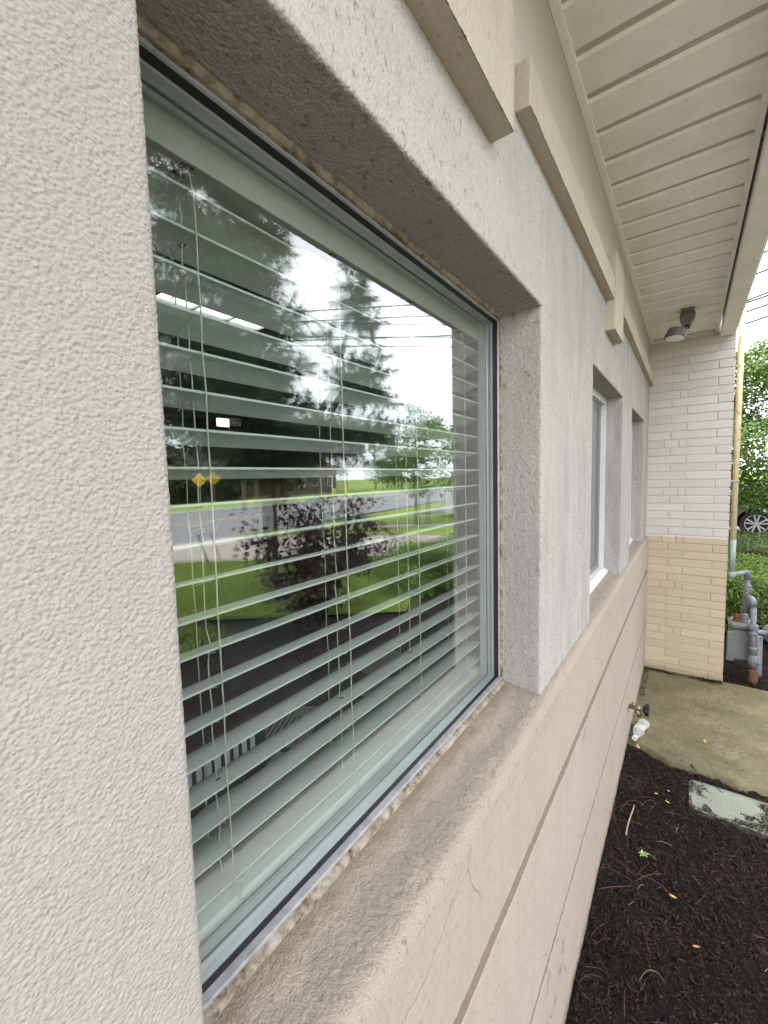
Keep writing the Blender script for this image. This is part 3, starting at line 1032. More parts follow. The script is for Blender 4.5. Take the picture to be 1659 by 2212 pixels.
# ---- brick return wall
bw = MB()
bw.box(XB + 0.0048, XB + 0.09, -0.5445, 0.02, -0.06, 2.86)
bw = bw.build('brick_wall', 'painted_brick', bld)
COURSE = 0.066
def brick_mesh(L, jit):
    """brick of length L along y (0..-L), face at x=0, hidden back at x=0.03, height 0.057"""
    b = MB()
    h, bv = 0.0572, 0.0022
    v = []
    for (x, ins) in ((0.03, 0), (bv, 0), (0.0, bv)):
        v += [(x, -ins, ins), (x, -L + ins, ins), (x, -L + ins, h - ins), (x, -ins, h - ins)]
    v = [(p[0] + random.uniform(-1, 1) * jit * (i >= 4), p[1] + random.uniform(-1, 1) * jit, p[2] + random.uniform(-1, 1) * jit) for i, p in enumerate(v)]
    f = []
    for a in (0, 4):
        for k in range(4):
            j = (k + 1) % 4
            f.append((a + k, a + j, a + j + 4, a + k + 4))
    f.append((8, 9, 10, 11))
    b.add(v, f)
    return b
lib = {}
def brick_src(L):
    key = round(L, 3)
    lib.setdefault(key, [])
    if len(lib[key]) < 3:
        o = brick_mesh(key, 0.0009).build('brick', 'painted_brick', bw)
        lib[key].append(o)
        return o, True
    return random.choice(lib[key]), False
JT = 0.0088
for n in range(-2, 41):
    zb = (40 - n) * COURSE + 0.0044
    if n % 2 == 0:
        cuts = [-0.553, -0.454, -0.157, 0.02]
    elif n % 6 == 5:
        cuts = [-0.553, -0.262, -0.212, -0.111, 0.02]
    else:
        cuts = [-0.553, -0.262, 0.02]
    for a, c in zip(cuts[:-1], cuts[1:]):
        lo = a + (0 if a == cuts[0] else JT / 2)
        hi = c - JT / 2
        src, fresh = brick_src(hi - lo)
        o = src if fresh else inst(src, 'brick', bw)
        o.location = (XB + random.uniform(-0.0012, 0.0012), hi, zb)
        o.rotation_euler = (random.uniform(-0.002, 0.002), 0, random.uniform(-0.004, 0.004))
# wing of the building behind the return (its street face turns away from the camera)
wing = MB()
wing.box(XB + 0.092, 12.9, -0.549, 6, -0.06, 2.86)
wing.build('wing_wall', 'painted_brick', bld)

# ---- soffit: each vinyl panel, the channels between, trims and fascia
sof = MB()
sof.box(-1.8, XB - 0.004, -0.448, -0.002, ZSO + 0.010, ZSO + 0.03)
sof = sof.build('soffit', 'vinyl_channel', bld)
pm = MB()
pm.prism([(0.0, 0.0100), (0.004, 0.0008), (0.0055, 0.0), (0.120, 0.0), (0.131, 0.0062), (0.1325, 0.0100)], 'y', -0.430, -0.018)
src = None
PITCH = 0.1535
k = 0
x = 1.11 - 18 * PITCH
while x < XB - 0.02:
    if x + 0.14 > XB - 0.004:
        break
    if src is None:
        src = pm.build('soffit_panel', 'vinyl_soffit', sof)
        o = src
    else:
        o = inst(src, 'soffit_panel', sof)
    o.location = (x, 0, ZSO + random.uniform(-0.0006, 0.0006))
    o.rotation_euler = (random.uniform(-0.002, 0.002), 0, random.uniform(-0.002, 0.002))
    x += PITCH
t = MB()
t.prism([(-0.001, ZSO - 0.006), (-0.020, ZSO - 0.004), (-0.021, ZSO + 0.012), (-0.001, ZSO + 0.012)], 'x', -1.8, XB - 0.003)
t.build('soffit_trim', 'vinyl_soffit', bld)
t = MB()
t.prism([(-0.428, ZSO - 0.004), (-0.445, ZSO - 0.006), (-0.446, ZSO + 0.012), (-0.428, ZSO + 0.012)], 'x', -1.8, XB - 0.003)
t.build('soffit_trim', 'vinyl_soffit', bld)
t = MB()
t.prism([(-0.456, 2.900), (-0.456, 2.752), (-0.459, 2.749), (-0.540, 2.749), (-0.544, 2.753), (-0.549, 2.753), (-0.549, 2.99), (-0.53, 2.99), (-0.53, 2.9)], 'x', -1.8, XB - 0.002)
t.build('fascia', 'fascia_paint', bld)
t = MB()
t.prism([(-0.60, 2.965), (-0.60, 2.985), (2.2, 4.2), (5.0, 2.985), (5.0, 2.9), (-0.5, 2.9)], 'x', -6, 4.05)
t.build('roof', 'roof_shingle', bld)
t = MB()
t.prism([(-0.545, 2.865), (-0.545, 2.95), (2.2, 4.1), (6.0, 2.95), (6.0, 2.865)], 'x', 4.3, 12.9)
t.build('roof', 'roof_shingle', bld)

# ---- windows
def ring(b, x0, x1, z0, z1, ins0, ins1, y0, y1):
    """rectangular ring of section (ins0..ins1) x (y0..y1), mitred"""
    o = [(x0 + ins0, z0 + ins0), (x1 - ins0, z0 + ins0), (x1 - ins0, z1 - ins0), (x0 + ins0, z1 - ins0)]
    i_ = [(x0 + ins1, z0 + ins1), (x1 - ins1, z0 + ins1), (x1 - ins1, z1 - ins1), (x0 + ins1, z1 - ins1)]
    v = []
    for y in (y0, y1):
        v += [(p[0], y, p[1]) for p in o] + [(p[0], y, p[1]) for p in i_]
    f = []
    for k in range(4):
        j = (k + 1) % 4
        f += [(k, j, j + 4, k + 4), (8 + k, 12 + k, 12 + j, 8 + j), (k, 8 + k, 8 + j, j), (4 + k, 4 + j, 12 + j, 12 + k)]
    b.add(v, f)

FZ0, FZ1 = 1.184, 2.108
fx0, fx1 = X0 - 0.03, X1 + 0.001
win = MB()
ring(win, fx0, fx1, FZ0, FZ1, -0.006, 0.0085, 0.1015, 0.1052)
win = win.build('window', 'aluminium', bld)
b = MB()
ring(b, fx0, fx1, FZ0, FZ1, -0.004, 0.0080, 0.1053, 0.1170)  # rubber gasket, widened in black to paint in the shadow gap before the glass
b.build('gasket', 'gasket', win)
b = MB()
ring(b, fx0, fx1, FZ0, FZ1, 0.000, 0.010, 0.1182, 0.1345)
b.build('pane_spacer', 'inner_frame', win)
b = MB()
ring(b, fx0, fx1, FZ0, FZ1, 0.009, 0.0125, 0.1344, 0.1358)
b.build('gasket', 'gasket', win)
b = MB()
ring(b, fx0, fx1, FZ0, FZ1, -0.02, 0.009, 0.1350, 0.146)
ring(b, fx0, fx1, FZ0, FZ1, -0.02, 0.003, 0.1475, 0.158)
b.build('inner_frame', 'inner_frame', win)
b = MB()
ring(b, fx0, fx1, FZ0, FZ1, -0.02, -0.001, 0.1455, 0.1480)
b.build('frame_groove', 'gasket', win)
# head caulk and jamb caulk: peeling strips between stucco and metal
cl = rough_sweep('caulk', [(0.094, ZL - 0.001), (0.0965, FZ1 - 0.004), (0.1045, FZ1 - 0.005)], 'yz', X0, X1, 0.003, 'caulk_peeling', win, amp=0.0012, r=0.002)
cl = rough_sweep('caulk', [(X1 - 0.001, 0.0945), (X1 - 0.0045, 0.0965), (X1 - 0.0055, 0.1045)], 'xy', 1.184, 2.11, 0.003, 'caulk_peeling', win, amp=0.0009, r=0.002)
cl = rough_sweep('caulk', [(0.0855, 1.181), (0.0905, 1.1885), (0.0985, 1.1905)], 'yz', X0, X1, 0.003, 'caulk_peeling', win, amp=0.0006, flip=True, r=0.003, wav=0.6)
b = MB()
b.cbox(X0 - 0.02, X1, 0.0965, 0.1085, 1.176, 1.1940, 0.001)
b.build('sill_bead', 'dull_metal', win)
def pane(name, y, yaw, pitch, parent, x0, x1, z0, z1, mat='pane_glass'):
    cx, cz = (x0 + x1) / 2, (z0 + z1) / 2
    b = MB()
    n = 6
    v, f = [], []
    for i in range(n + 1):
        for j in range(n + 1):
            v.append((x0 + (x1 - x0) * i / n - cx, 0, z0 + (z1 - z0) * j / n - cz))
    for i in range(n):
        for j in range(n):
            a = i * (n + 1) + j
            f.append((a, a + n + 1, a + n + 2, a + 1))
    b.add(v, f)
    o = b.build(name, mat, parent, fix=False)
    o.location = (cx, y, cz)
    o.rotation_euler = (pitch, 0, yaw)
    return o
pane('pane', 0.1175, 0, 0, win, fx0, fx1, FZ0, FZ1)
pane('pane', 0.1275, R(-0.85), R(0.10), win, fx0 + 0.004, fx1 - 0.004, FZ0 + 0.004, FZ1 - 0.004, 'inner_pane_glass')

# middle and far windows: white vinyl frames set back in the reveal
for (xa, xb_) in ((X2, X3), (X4, X5)):
    wv = MB()
    ring(wv, xa, xb_, ZS - 0.002, ZL - 0.002, -0.01, 0.030, 0.078, 0.13)
    wv = wv.build('window', 'white_vinyl', bld)
    b = MB()
    ring(b, xa, xb_, ZS, ZL, 0.030, 0.052, 0.100, 0.126)
    b.build('sash', 'white_vinyl', wv)
    b = MB()
    ring(b, xa, xb_, ZS, ZL, 0.050, 0.056, 0.104, 0.112)
    b.build('gasket', 'gasket', wv)
    pane('pane', 0.110, 0, 0, wv, xa + 0.05, xb_ - 0.05, ZS + 0.05, ZL - 0.05)
    b = MB()
    b.add([(xa + 0.03, 0.098, ZS + 0.03), (xb_ - 0.03, 0.098, ZS + 0.03), (xb_ - 0.03, 0.098, ZL - 0.03), (xa + 0.03, 0.098, ZL - 0.03)], [(0, 1, 2, 3)])
    b.build('insect_screen', 'screen_mesh', wv)
    b = MB()
    b.prism([(0.055, ZS + 0.004), (0.058, ZS + 0.012), (0.085, ZS + 0.026), (0.085, ZS - 0.004)], 'x', xa, xb_)
    b.build('sill_nosing', 'white_vinyl', wv)

# ---- room behind the glass
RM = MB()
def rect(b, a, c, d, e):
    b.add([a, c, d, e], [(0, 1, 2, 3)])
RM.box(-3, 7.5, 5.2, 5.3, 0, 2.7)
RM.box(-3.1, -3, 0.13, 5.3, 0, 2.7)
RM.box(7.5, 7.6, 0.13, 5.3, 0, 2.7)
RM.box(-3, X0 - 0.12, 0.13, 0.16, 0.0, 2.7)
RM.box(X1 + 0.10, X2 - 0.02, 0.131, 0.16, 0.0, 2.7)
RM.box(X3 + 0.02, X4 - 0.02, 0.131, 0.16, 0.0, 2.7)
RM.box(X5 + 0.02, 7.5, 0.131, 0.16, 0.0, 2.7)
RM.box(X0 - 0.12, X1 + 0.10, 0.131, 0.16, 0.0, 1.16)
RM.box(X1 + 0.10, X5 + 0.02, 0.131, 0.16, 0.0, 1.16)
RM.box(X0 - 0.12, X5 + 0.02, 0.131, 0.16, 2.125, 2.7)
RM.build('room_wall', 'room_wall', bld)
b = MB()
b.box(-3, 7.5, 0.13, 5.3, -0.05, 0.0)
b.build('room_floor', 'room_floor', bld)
b = MB()
b.box(-3, 7.5, 0.13, 5.3, 2.612, 2.7)
ce = b.build('room_ceiling', 'ceiling_tile', bld)
tile = None
for ix in range(-1, 9):
    for iy in range(0, 8):
        x, y = 0.40 + ix * 0.61, 0.16 + iy * 0.61 + 0.0
        if ix < 0 and iy > 4:
            continue
        if (ix, iy) in ((1, 2), (4, 5)):
            continue
        if tile is None:
            m_ = MB()
            m_.cbox(0.004, 0.600, 0.004, 0.600, 0.0, 0.010, 0.003)
            tile = m_.build('ceiling_panel', 'ceiling_tile', ce)
            tt = tile
        else:
            tt = inst(tile, 'ceiling_panel', ce)
        tt.location = (x, y, 2.600)
for (ix, iy) in ((1, 2), (4, 5)):
    x, y = 0.40 + ix * 0.61, 0.16 + iy * 0.61
    L = empty('ceiling_light', (x, y, 2.6))
    tag(L, {(1, 2): 'lit louvred ceiling light seen between the upper slats at left', (4, 5): 'far switched off ceiling light deep in the dark office',
            }[(ix, iy)], 'ceiling light', 'office ceiling lights')
    fr = MB()
    for k in range(4):
        fr.box(0.0 + k * 0.196, 0.010 + k * 0.196, 0.0, 0.60, -0.004, 0.012)
    for k in range(4):
        fr.box(0.010, 0.588, 0.0 + k * 0.196, 0.010 + k * 0.196, -0.003, 0.011)
    fr.build('louvre', 'aluminium', L)
    for kx in range(3):
        for ky in range(3):
            c_ = MB()
            c_.add([(0.010 + kx * 0.196, 0.010 + ky * 0.196, 0.009), (0.196 + kx * 0.196, 0.010 + ky * 0.196, 0.009),
                    (0.196 + kx * 0.196, 0.196 + ky * 0.196, 0.009), (0.010 + kx * 0.196, 0.196 + ky * 0.196, 0.009)], [(0, 3, 2, 1)])
            c_.build('diffuser', 'luminaire_cell' if ix == 1 else 'luminaire_off', L, fix=False)
# interior stool under the blind
b = MB()
b.cbox(X0 - 0.11, X1 + 0.09, 0.146, 0.31, 1.150, 1.176, 0.004)
b.build('window_stool', 'stool_paint', bld)

# ================================================================== BLINDS
def slat_mesh(L):
    """one slat along x; outer edge at origin, going inward and down; shallow crown"""
    b = MB()
    w, th, tilt, n = 0.050, 0.0028, R(13.5), 6
    top, bot = [], []
    for i in range(n + 1):
        s_ = i / n
        u = s_ * w
        c = 0.0028 * (1 - (2 * s_ - 1) ** 2)
        y = u * math.cos(tilt) + c * math.sin(tilt)
        z = -u * math.sin(tilt) + c * math.cos(tilt)
        top.append((y, z + th / 2))
        bot.append((y, z - th / 2))
    b.prism(top + bot[::-1], 'x', 0, L)
    return b
def make_blind(xa, xb_, yf, z0, nsl, pitch, label, cords, detail=True):
    B = empty('window_blind', ((xa + xb_) / 2, yf, z0))
    tag(B, label, 'blind', 'window blinds')
    def off(m_):
        m_.v = [(p[0] - B.location.x, p[1] - B.location.y, p[2] - B.location.z) for p in m_.v]
        return m_
    hb = MB()
    hb.cbox(xa - 0.008, xb_ + 0.008, yf - 0.006, yf - 0.002, 2.068, 2.128, 0.001)
    off(hb).build('valance', 'slat_vinyl', B)
    hb = MB()
    hb.cbox(xa, xb_, yf, yf + 0.052, 2.072, 2.110, 0.002)
    hr = off(hb).build('head_rail', 'slat_vinyl', B)
    if detail:
        for cx in cords:
            for yy in (0.008, 0.024, 0.042):
                hb = MB()
                hb.box(cx - 0.007, cx + 0.007, yf + yy - 0.004, yf + yy + 0.004, 2.0712, 2.073)
                off(hb).build('cord_slot', 'slot_dark', hr)
    sm = slat_mesh(xb_ - xa).build('slat', 'slat_vinyl', B, smooth=False)
    for i in range(nsl):
        o = sm if i == 0 else inst(sm, 'slat', B)
        o.location = (xa - B.location.x + random.uniform(-0.0015, 0.0015), 0, -pitch * i + random.uniform(-0.0012, 0.0012))
        o.rotation_euler = (random.gauss(0, 0.022), random.gauss(0, 0.0006), random.gauss(0, 0.0008))
    zr = z0 - pitch * (nsl - 1) - 0.026
    hb = MB()
    hb.cbox(xa, xb_, yf - 0.001, yf + 0.050, zr - 0.018, zr, 0.003)
    hb.cbox(xa, xb_, yf - 0.003, yf - 0.0012, zr - 0.012, zr - 0.003, 0.0006)
    off(hb).build('bottom_rail', 'slat_vinyl', B)
    if detail:
        for q, cx in enumerate(cords):
            g = np.random.default_rng(50 + q)
            def wig(amp):
                return float(g.normal(0, amp))
            # front ladder tape string with the loose end tucked round the rail
            pts = [(cx, yf + 0.006, 2.072), (cx, yf - 0.0028, z0 - 0.004)]
            for i in range(1, nsl):
                pts.append((cx + wig(0.0006), yf - 0.0030, z0 - pitch * i))
            lz = z0 - pitch * (nsl - 1)
            pts += [(cx + 0.002, yf - 0.003, lz), (cx + 0.012, yf - 0.004, lz - 0.004), (cx + 0.009, yf - 0.005, lz - 0.016), (cx + 0.004, yf - 0.006, zr + 0.001), (cx + 0.014, yf - 0.0055, zr - 0.004), (cx + 0.012, yf - 0.005, zr - 0.017)]
            m_ = MB()
            m_.tube(pts, 0.0010, 6)
            off(m_).build('ladder_cord', 'cord_white', B, smooth=True)
            pts = [(cx, yf + 0.024, 2.072)]
            for i in range(nsl * 2):
                pts.append((cx + wig(0.0011), yf + 0.024, z0 - pitch * i / 2))
            pts.append((cx + 0.003, yf + 0.024, zr))
            m_ = MB()
            m_.tube(pts, 0.0008, 6)
            off(m_).build('lift_cord', 'cord_white', B, smooth=True)
            pts = [(cx, yf + 0.042, 2.072)]
            for i in range(nsl):
                pts.append((cx + wig(0.0008), yf + 0.0495, z0 - pitch * i - 0.0146))
            pts.append((cx, yf + 0.049, zr))
            m_ = MB()
            m_.tube(pts, 0.0008, 6)
            off(m_).build('ladder_cord', 'cord_white', B, smooth=True)
            m_ = MB()
            for i in range(nsl):
                m_.tube([(cx - 0.006, yf - 0.001, z0 - pitch * i - 0.0026), (cx - 0.006, yf + 0.048, z0 - pitch * i - 0.0172)], 0.0006, 5)
            off(m_).build('ladder_rungs', 'cord_white', B)
            m_ = MB()
            for i in range(nsl):
                zz = z0 - pitch * i - 0.024 * math.tan(R(17))
                m_.add([(cx - 0.0035, yf + 0.017, zz + 0.0062), (cx + 0.0035, yf + 0.017, zz + 0.0062), (cx + 0.0035, yf + 0.031, zz + 0.0020), (cx - 0.0035, yf + 0.031, zz + 0.0020)], [(0, 1, 2, 3)])
            off(m_).build('cord_slot', 'slot_dark', B)
    return B
make_blind(0.085, 1.058, 0.165, 2.0425, 20, 0.0432, 'half open white slat blind behind the large near window', (0.274, 0.508, 0.732, 0.959))
make_blind(X2 + 0.06, X3 - 0.06, 0.165, 2.0425, 20, 0.0432, 'white slat blind behind the middle window', (), False)
make_blind(X4 + 0.06, X5 - 0.06, 0.165, 2.0425, 20, 0.0432, 'white slat blind behind the far window by the brick return', (), False)

# ================================================================== THINGS IN THE OFFICE
# desk
D = empty('desk', (0.9, 0.75, 0))
tag(D, 'brown laminate desk inside the office below the near window', 'desk')
m_ = MB(); m_.cbox(-1.3, 1.2, -0.42, 0.42, 0.72, 0.75, 0.003); m_.build('desk_top', 'desk_laminate', D)
for sx in (-1.25, 1.15):
    m_ = MB(); m_.cbox(sx - 0.02, sx + 0.02, -0.38, 0.38, 0.0, 0.718, 0.003); m_.build('side_panel', 'desk_laminate', D)
# monitor with its vented back to the window
M = empty('monitor', (0.24, 0.43, 0.75))
tag(M, 'black computer monitor with vent slots and a white barcode sticker behind the blind', 'monitor')
m_ = MB(); m_.cbox(-0.30, 0.295, 0.0, 0.030, 0.20, 0.470, 0.006); m_.build('housing', 'black_plastic', M)
m_ = MB(); m_.cbox(-0.20, 0.22, -0.032, -0.001, 0.22, 0.41, 0.010); bk = m_.build('rear_cover', 'black_plastic', M)
for i in range(28):
    m_ = MB(); m_.box(-0.275 + i * 0.0195, -0.2645 + i * 0.0195, -0.0025, -0.0005, 0.425, 0.452); m_.build('vent_slot', 'inner_frame', M)
m_ = MB(); m_.cbox(-0.03, 0.03, -0.028, 0.02, 0.01, 0.20, 0.004); m_.build('neck', 'black_plastic', M)
m_ = MB(); m_.cbox(-0.13, 0.13, -0.09, 0.09, 0.0, 0.012, 0.004); m_.build('foot', 'black_plastic', M)
st = MB(); st.box(0.118, 0.202, -0.0342, -0.0332, 0.345, 0.395)
st = st.build('sticker', 'paper', M)
m_ = MB()
g = random.Random(3)
xx = 0.145
while xx < 0.192:
    w = g.choice((0.0009, 0.0016, 0.0024))
    m_.box(xx, xx + w, -0.0349, -0.0344, 0.351, 0.366)
    xx += w + g.choice((0.001, 0.0018))
for r_ in range(3):
    xx = 0.124
    while xx < 0.19 - 0.012 * r_:
        w = g.uniform(0.004, 0.011)
        m_.box(xx, xx + w, -0.0349, -0.0344, 0.372 + r_ * 0.007, 0.375 + r_ * 0.007)
        xx += w + 0.003
m_.build('barcode_print', 'print_black', st)
# papers
def paper(x, y, rz, w, h, label, pr='print_black', rows=9):
    P_ = MB(); P_.box(-w / 2, w / 2, -h / 2, h / 2, 0, 0.0012)
    P_ = P_.build('paper_sheet', 'paper')
    P_.location = (x, y, 0.7515); P_.rotation_euler = (0, 0, rz)
    tag(P_, label, 'paper')
    m_ = MB()
    for i in range(rows):
        yy = h * 0.38 - i * h * 0.085
        m_.box(-w * 0.4, w * random.uniform(0.05, 0.4), yy - 0.002, yy + 0.002, 0.0016, 0.0019)
    m_.build('printed_lines', pr, P_)
paper(1.05, 0.98, 0.5, 0.28, 0.22, 'printed sheet on the desk seen between the lower slats')
paper(0.86, 0.72, 0.3, 0.21, 0.28, 'sheet with reddish print nearest the window on the desk', 'print_red', 7)
paper(1.72, 1.02, -0.2, 0.30, 0.22, 'white sheet at the far end of the desk', 'print_red', 4)
paper(1.5, 0.78, 0.1, 0.21, 0.28, 'printed sheet on the desk near the middle ladder cord', rows=8)
# office chair
Cc = empty('office_chair', (1.55, 1.75, 0), R(-25))
tag(Cc, 'grey upholstered office chair with curved black arms behind the desk', 'chair')
def cushion(x0, x1, y0, y1, z0, z1, name):
    m_ = MB(); m_.cbox(x0, x1, y0, y1, z0, z1, 0.025)
    return m_.build(name, 'chair_fabric', Cc)
cushion(-0.25, 0.25, -0.24, 0.24, 0.44, 0.52, 'seat')
cushion(-0.24, 0.24, 0.22, 0.29, 0.56, 1.10, 'backrest')
for sx in (-0.29, 0.29):
    m_ = MB(); m_.tube([(sx, 0.20, 0.47), (sx * 1.06, 0.16, 0.62), (sx * 1.06, 0.05, 0.70), (sx * 1.06, -0.18, 0.70), (sx * 1.04, -0.23, 0.66), (sx, -0.20, 0.47)], 0.016, 8)
    m_.build('armrest', 'black_plastic', Cc, smooth=True)
m_ = MB(); m_.tube([(0, 0, 0.09), (0, 0, 0.44)], 0.028, 10); m_.build('gas_lift', 'dark_metal', Cc)
for a in range(5):
    t_ = a * 2 * math.pi / 5
    m_ = MB(); m_.tube([(0, 0, 0.10), (0.28 * math.cos(t_), 0.28 * math.sin(t_), 0.06)], [0.022, 0.014], 8)
    m_.lathe((0.28 * math.cos(t_), 0.28 * math.sin(t_), 0.028), (math.sin(t_), -math.cos(t_), 0), [(0.02, -0.018), (0.028, -0.016), (0.028, 0.016), (0.02, 0.018)], 12)
    m_.build('leg', 'black_plastic', Cc)
# a red wall sign deep in the room
XS = empty('hanging_sign', (2.88, 4.02, 2.60))
tag(XS, 'small hanging sign with lit white face and red end deep in the office', 'sign')
m_ = MB(); m_.cbox(-0.12, 0.02, -0.02, 0.02, -0.24, -0.15, 0.004); m_.build('lit_face', 'luminaire_cell', XS)
m_ = MB(); m_.cbox(0.022, 0.12, -0.02, 0.02, -0.30, -0.15, 0.004); m_.build('red_end', 'print_red', XS)
m_ = MB(); m_.tube([(0, 0, -0.15), (0, 0, 0)], 0.006, 6); m_.build('stem', 'dark_metal', XS)

# ================================================================== FLOODLIGHT
FLT = empty('floodlight', (3.56, -0.253, ZSO))
tag(FLT, 'dark grey floodlight with round head bolted to the soffit', 'floodlight')
m_ = MB(); m_.cbox(-0.065, 0.065, -0.036, 0.036, -0.020, 0.004, 0.003); mp = m_.build('mount_plate', 'dark_metal', FLT)
m_ = MB(); m_.lathe((-0.03, 0, -0.020), (0, 0, -1), [(0.010, 0), (0.010, 0.003)], 12); m_.build('screw', 'black_plastic', mp)
m_ = MB(); m_.prism([(-0.040, -0.018), (0.040, -0.018), (0.040, -0.060), (0.018, -0.100), (-0.018, -0.100), (-0.040, -0.060)], 'x', -0.045, 0.045)
m_.v = [(p[0], p[1], p[2]) for p in m_.v]
m_.build('bracket', 'dark_metal', FLT)
m_ = MB(); m_.cbox(-0.049, 0.049, -0.043, 0.043, -0.046, -0.034, 0.002); m_.build('collar', 'dark_metal', FLT)
m_ = MB(); m_.tube([(-0.02, 0, -0.095), (-0.05, 0.0, -0.118), (-0.085, 0.012, -0.132)], 0.010, 10)
m_.lathe((-0.05, 0, -0.118), (0, 1, 0), [(0.016, -0.012), (0.016, 0.012)], 16)
m_.build('knuckle', 'black_plastic', FLT, smooth=False)
hx, hy, hz = -0.150, 0.062, -0.205
hd = MB(); hd.lathe((hx, hy, hz), (0.10, -0.10, 1), [(0.056, 0.0), (0.060, 0.002), (0.060, 0.026), (0.054, 0.030), (0.050, 0.052), (0.046, 0.060), (0.020, 0.064)], 36)
hd.tube([(hx + 0.05, hy - 0.048, hz + 0.048), (-0.085, 0.012, -0.132)], 0.010, 10)
hd = hd.build('lamp_head', 'dark_metal', FLT)
m_ = MB(); m_.lathe((hx, hy, hz), (0.10, -0.10, 1), [(0.052, -0.003), (0.052, 0.004)], 36); m_.build('lens', 'lens_white', hd)

# ================================================================== HOSE BIB
HB = empty('hose_faucet', (2.895, -0.018, 0.27))
tag(HB, 'brass hose faucet with black round handle on the tan base', 'faucet')
m_ = MB(); m_.lathe((0, 0.004, 0), (0, -1, 0), [(0.026, 0), (0.028, 0.003), (0.026, 0.007), (0.012, 0.009)], 24); m_.build('flange', 'galvanised', HB)
m_ = MB(); m_.tube([(0, 0, 0), (0, -0.035, 0), (0, -0.052, 0.002), (0, -0.07, 0.004)], [0.013, 0.013, 0.017, 0.014], 14)
m_.tube([(0, -0.044, -0.006), (0.0, -0.056, -0.028), (0.0, -0.066, -0.048)], [0.013, 0.013, 0.015], 14)
m_.tube([(0, -0.030, 0.008), (0, -0.030, 0.026)], [0.010, 0.012], 12)
m_.build('body', 'brass', HB, smooth=True)
m_ = MB(); m_.lathe((0, -0.068, 0.004), (0, -1, 0), [(0.010, 0), (0.010, 0.016)], 14); m_.build('stem', 'galvanised', HB)
hh = MB()
prof = []
for i in range(36):
    t_ = 2 * math.pi * i / 36
    r_ = 0.031 + 0.005 * math.cos(6 * t_)
    prof.append((r_ * math.cos(t_), r_ * math.sin(t_) + 0.004))
hh.prism(prof, 'y', -0.112, -0.090)
hh.lathe((0, -0.078, 0.004), (0, -1, 0), [(0.014, 0), (0.022, 0.004), (0.026, 0.012)], 20)
hh.build('handle', 'black_plastic', HB)

# ================================================================== CRUSHED BOTTLE
def bottle():
    b = MB()
    n, prof = 22, []
    for i in range(40):
        t_ = i / 39
        h = t_ * 0.205
        if t_ < 0.05:
            r_ = 0.026 + 0.1 * t_
        elif t_ < 0.68:
            r_ = 0.0315 - (0.0022 if int(t_ * 40) % 4 == 0 else 0)
        elif t_ < 0.90:
            r_ = 0.0315 - (t_ - 0.68) / 0.22 * 0.0195
        else:
            r_ = 0.0125
        prof.append((r_, h))
    v, f = [], []
    for i, (r_, h) in enumerate(prof):
        tw = 0.5 * math.sin(h * 30)
        sq = 1 - 0.55 * math.exp(-((h - 0.085) / 0.035) ** 2)
        for k in range(n):
            a = 2 * math.pi * k / n + tw * 0.5
            cr = 1 + 0.07 * math.sin(3 * a + 50 * h) * (1 if h < 0.15 else 0.2)
            v.append((r_ * cr * math.cos(a), r_ * cr * sq * math.sin(a) + 0.012 * math.sin(h * 22), h))
    for i in range(len(prof) - 1):
        for k in range(n):
            a, c = i * n + k, i * n + (k + 1) % n
            f.append((a, c, c + n, a + n))
    b.add(v, f)
    return b
BT = empty('plastic_bottle', (3.185, -0.092, 0.034))
BT.rotation_euler = Vector((-0.98, 0.20, 0.0)).to_track_quat('Z', 'Y').to_euler()
tag(BT, 'crushed clear plastic bottle lying on the pad against the wall', 'bottle')
bottle().build('bottle_shell', 'bottle_plastic', BT, smooth=True)
m_ = MB(); m_.lathe((0, 0.012 * math.sin(0.205 * 22), 0.196), (0, 0, 1), [(0.0150, 0), (0.0155, 0.002), (0.0155, 0.014), (0.010, 0.0145)], 24); m_.build('cap', 'white_vinyl', BT)

# ================================================================== BURIED LID
LD = empty('utility_box', (2.68, -0.65, -0.025))
tag(LD, 'pale green ribbed utility box lid half buried in mulch by the pad', 'lid')
m_ = MB()
x0, x1, y0, y1 = LID['x0'] - 2.68, LID['x1'] - 2.68, LID['y0'] + 0.65, LID['y1'] + 0.65
r_ = 0.03
poly = []
for (cx, cy, a0) in ((x1 - r_, y1 - r_, 0), (x0 + r_, y1 - r_, 90), (x0 + r_, y0 + r_, 180), (x1 - r_, y0 + r_, 270)):
    for k in range(7):
        a = R(a0 + 15 * k)
        poly.append((cx + r_ * math.cos(a), cy + r_ * math.sin(a)))
m_.prism(poly, 'z', -0.03, 0.006)
m_.build('lid_plate', 'lid_plastic', LD)
rim = MB()
pp = [(p[0] * 1.0, p[1] * 1.0, 0.0075) for p in poly]
rim.tube(pp + [pp[0]], 0.0035, 6, caps=False)
rim.build('rim', 'lid_plastic', LD, smooth=True)
rb = MB(); rb.cbox(x0 + 0.03, x1 - 0.03, -0.0030, 0.0030, 0.004, 0.0068, 0.0004)
rb0 = None
yy = y1 - 0.04
while yy > y0 + 0.03:
    if rb0 is None:
        rb0 = rb.build('rib', 'lid_plastic', LD); o = rb0
    else:
        o = inst(rb0, 'rib', LD)
    o.location = (0, yy, 0)
    yy -= 0.0135

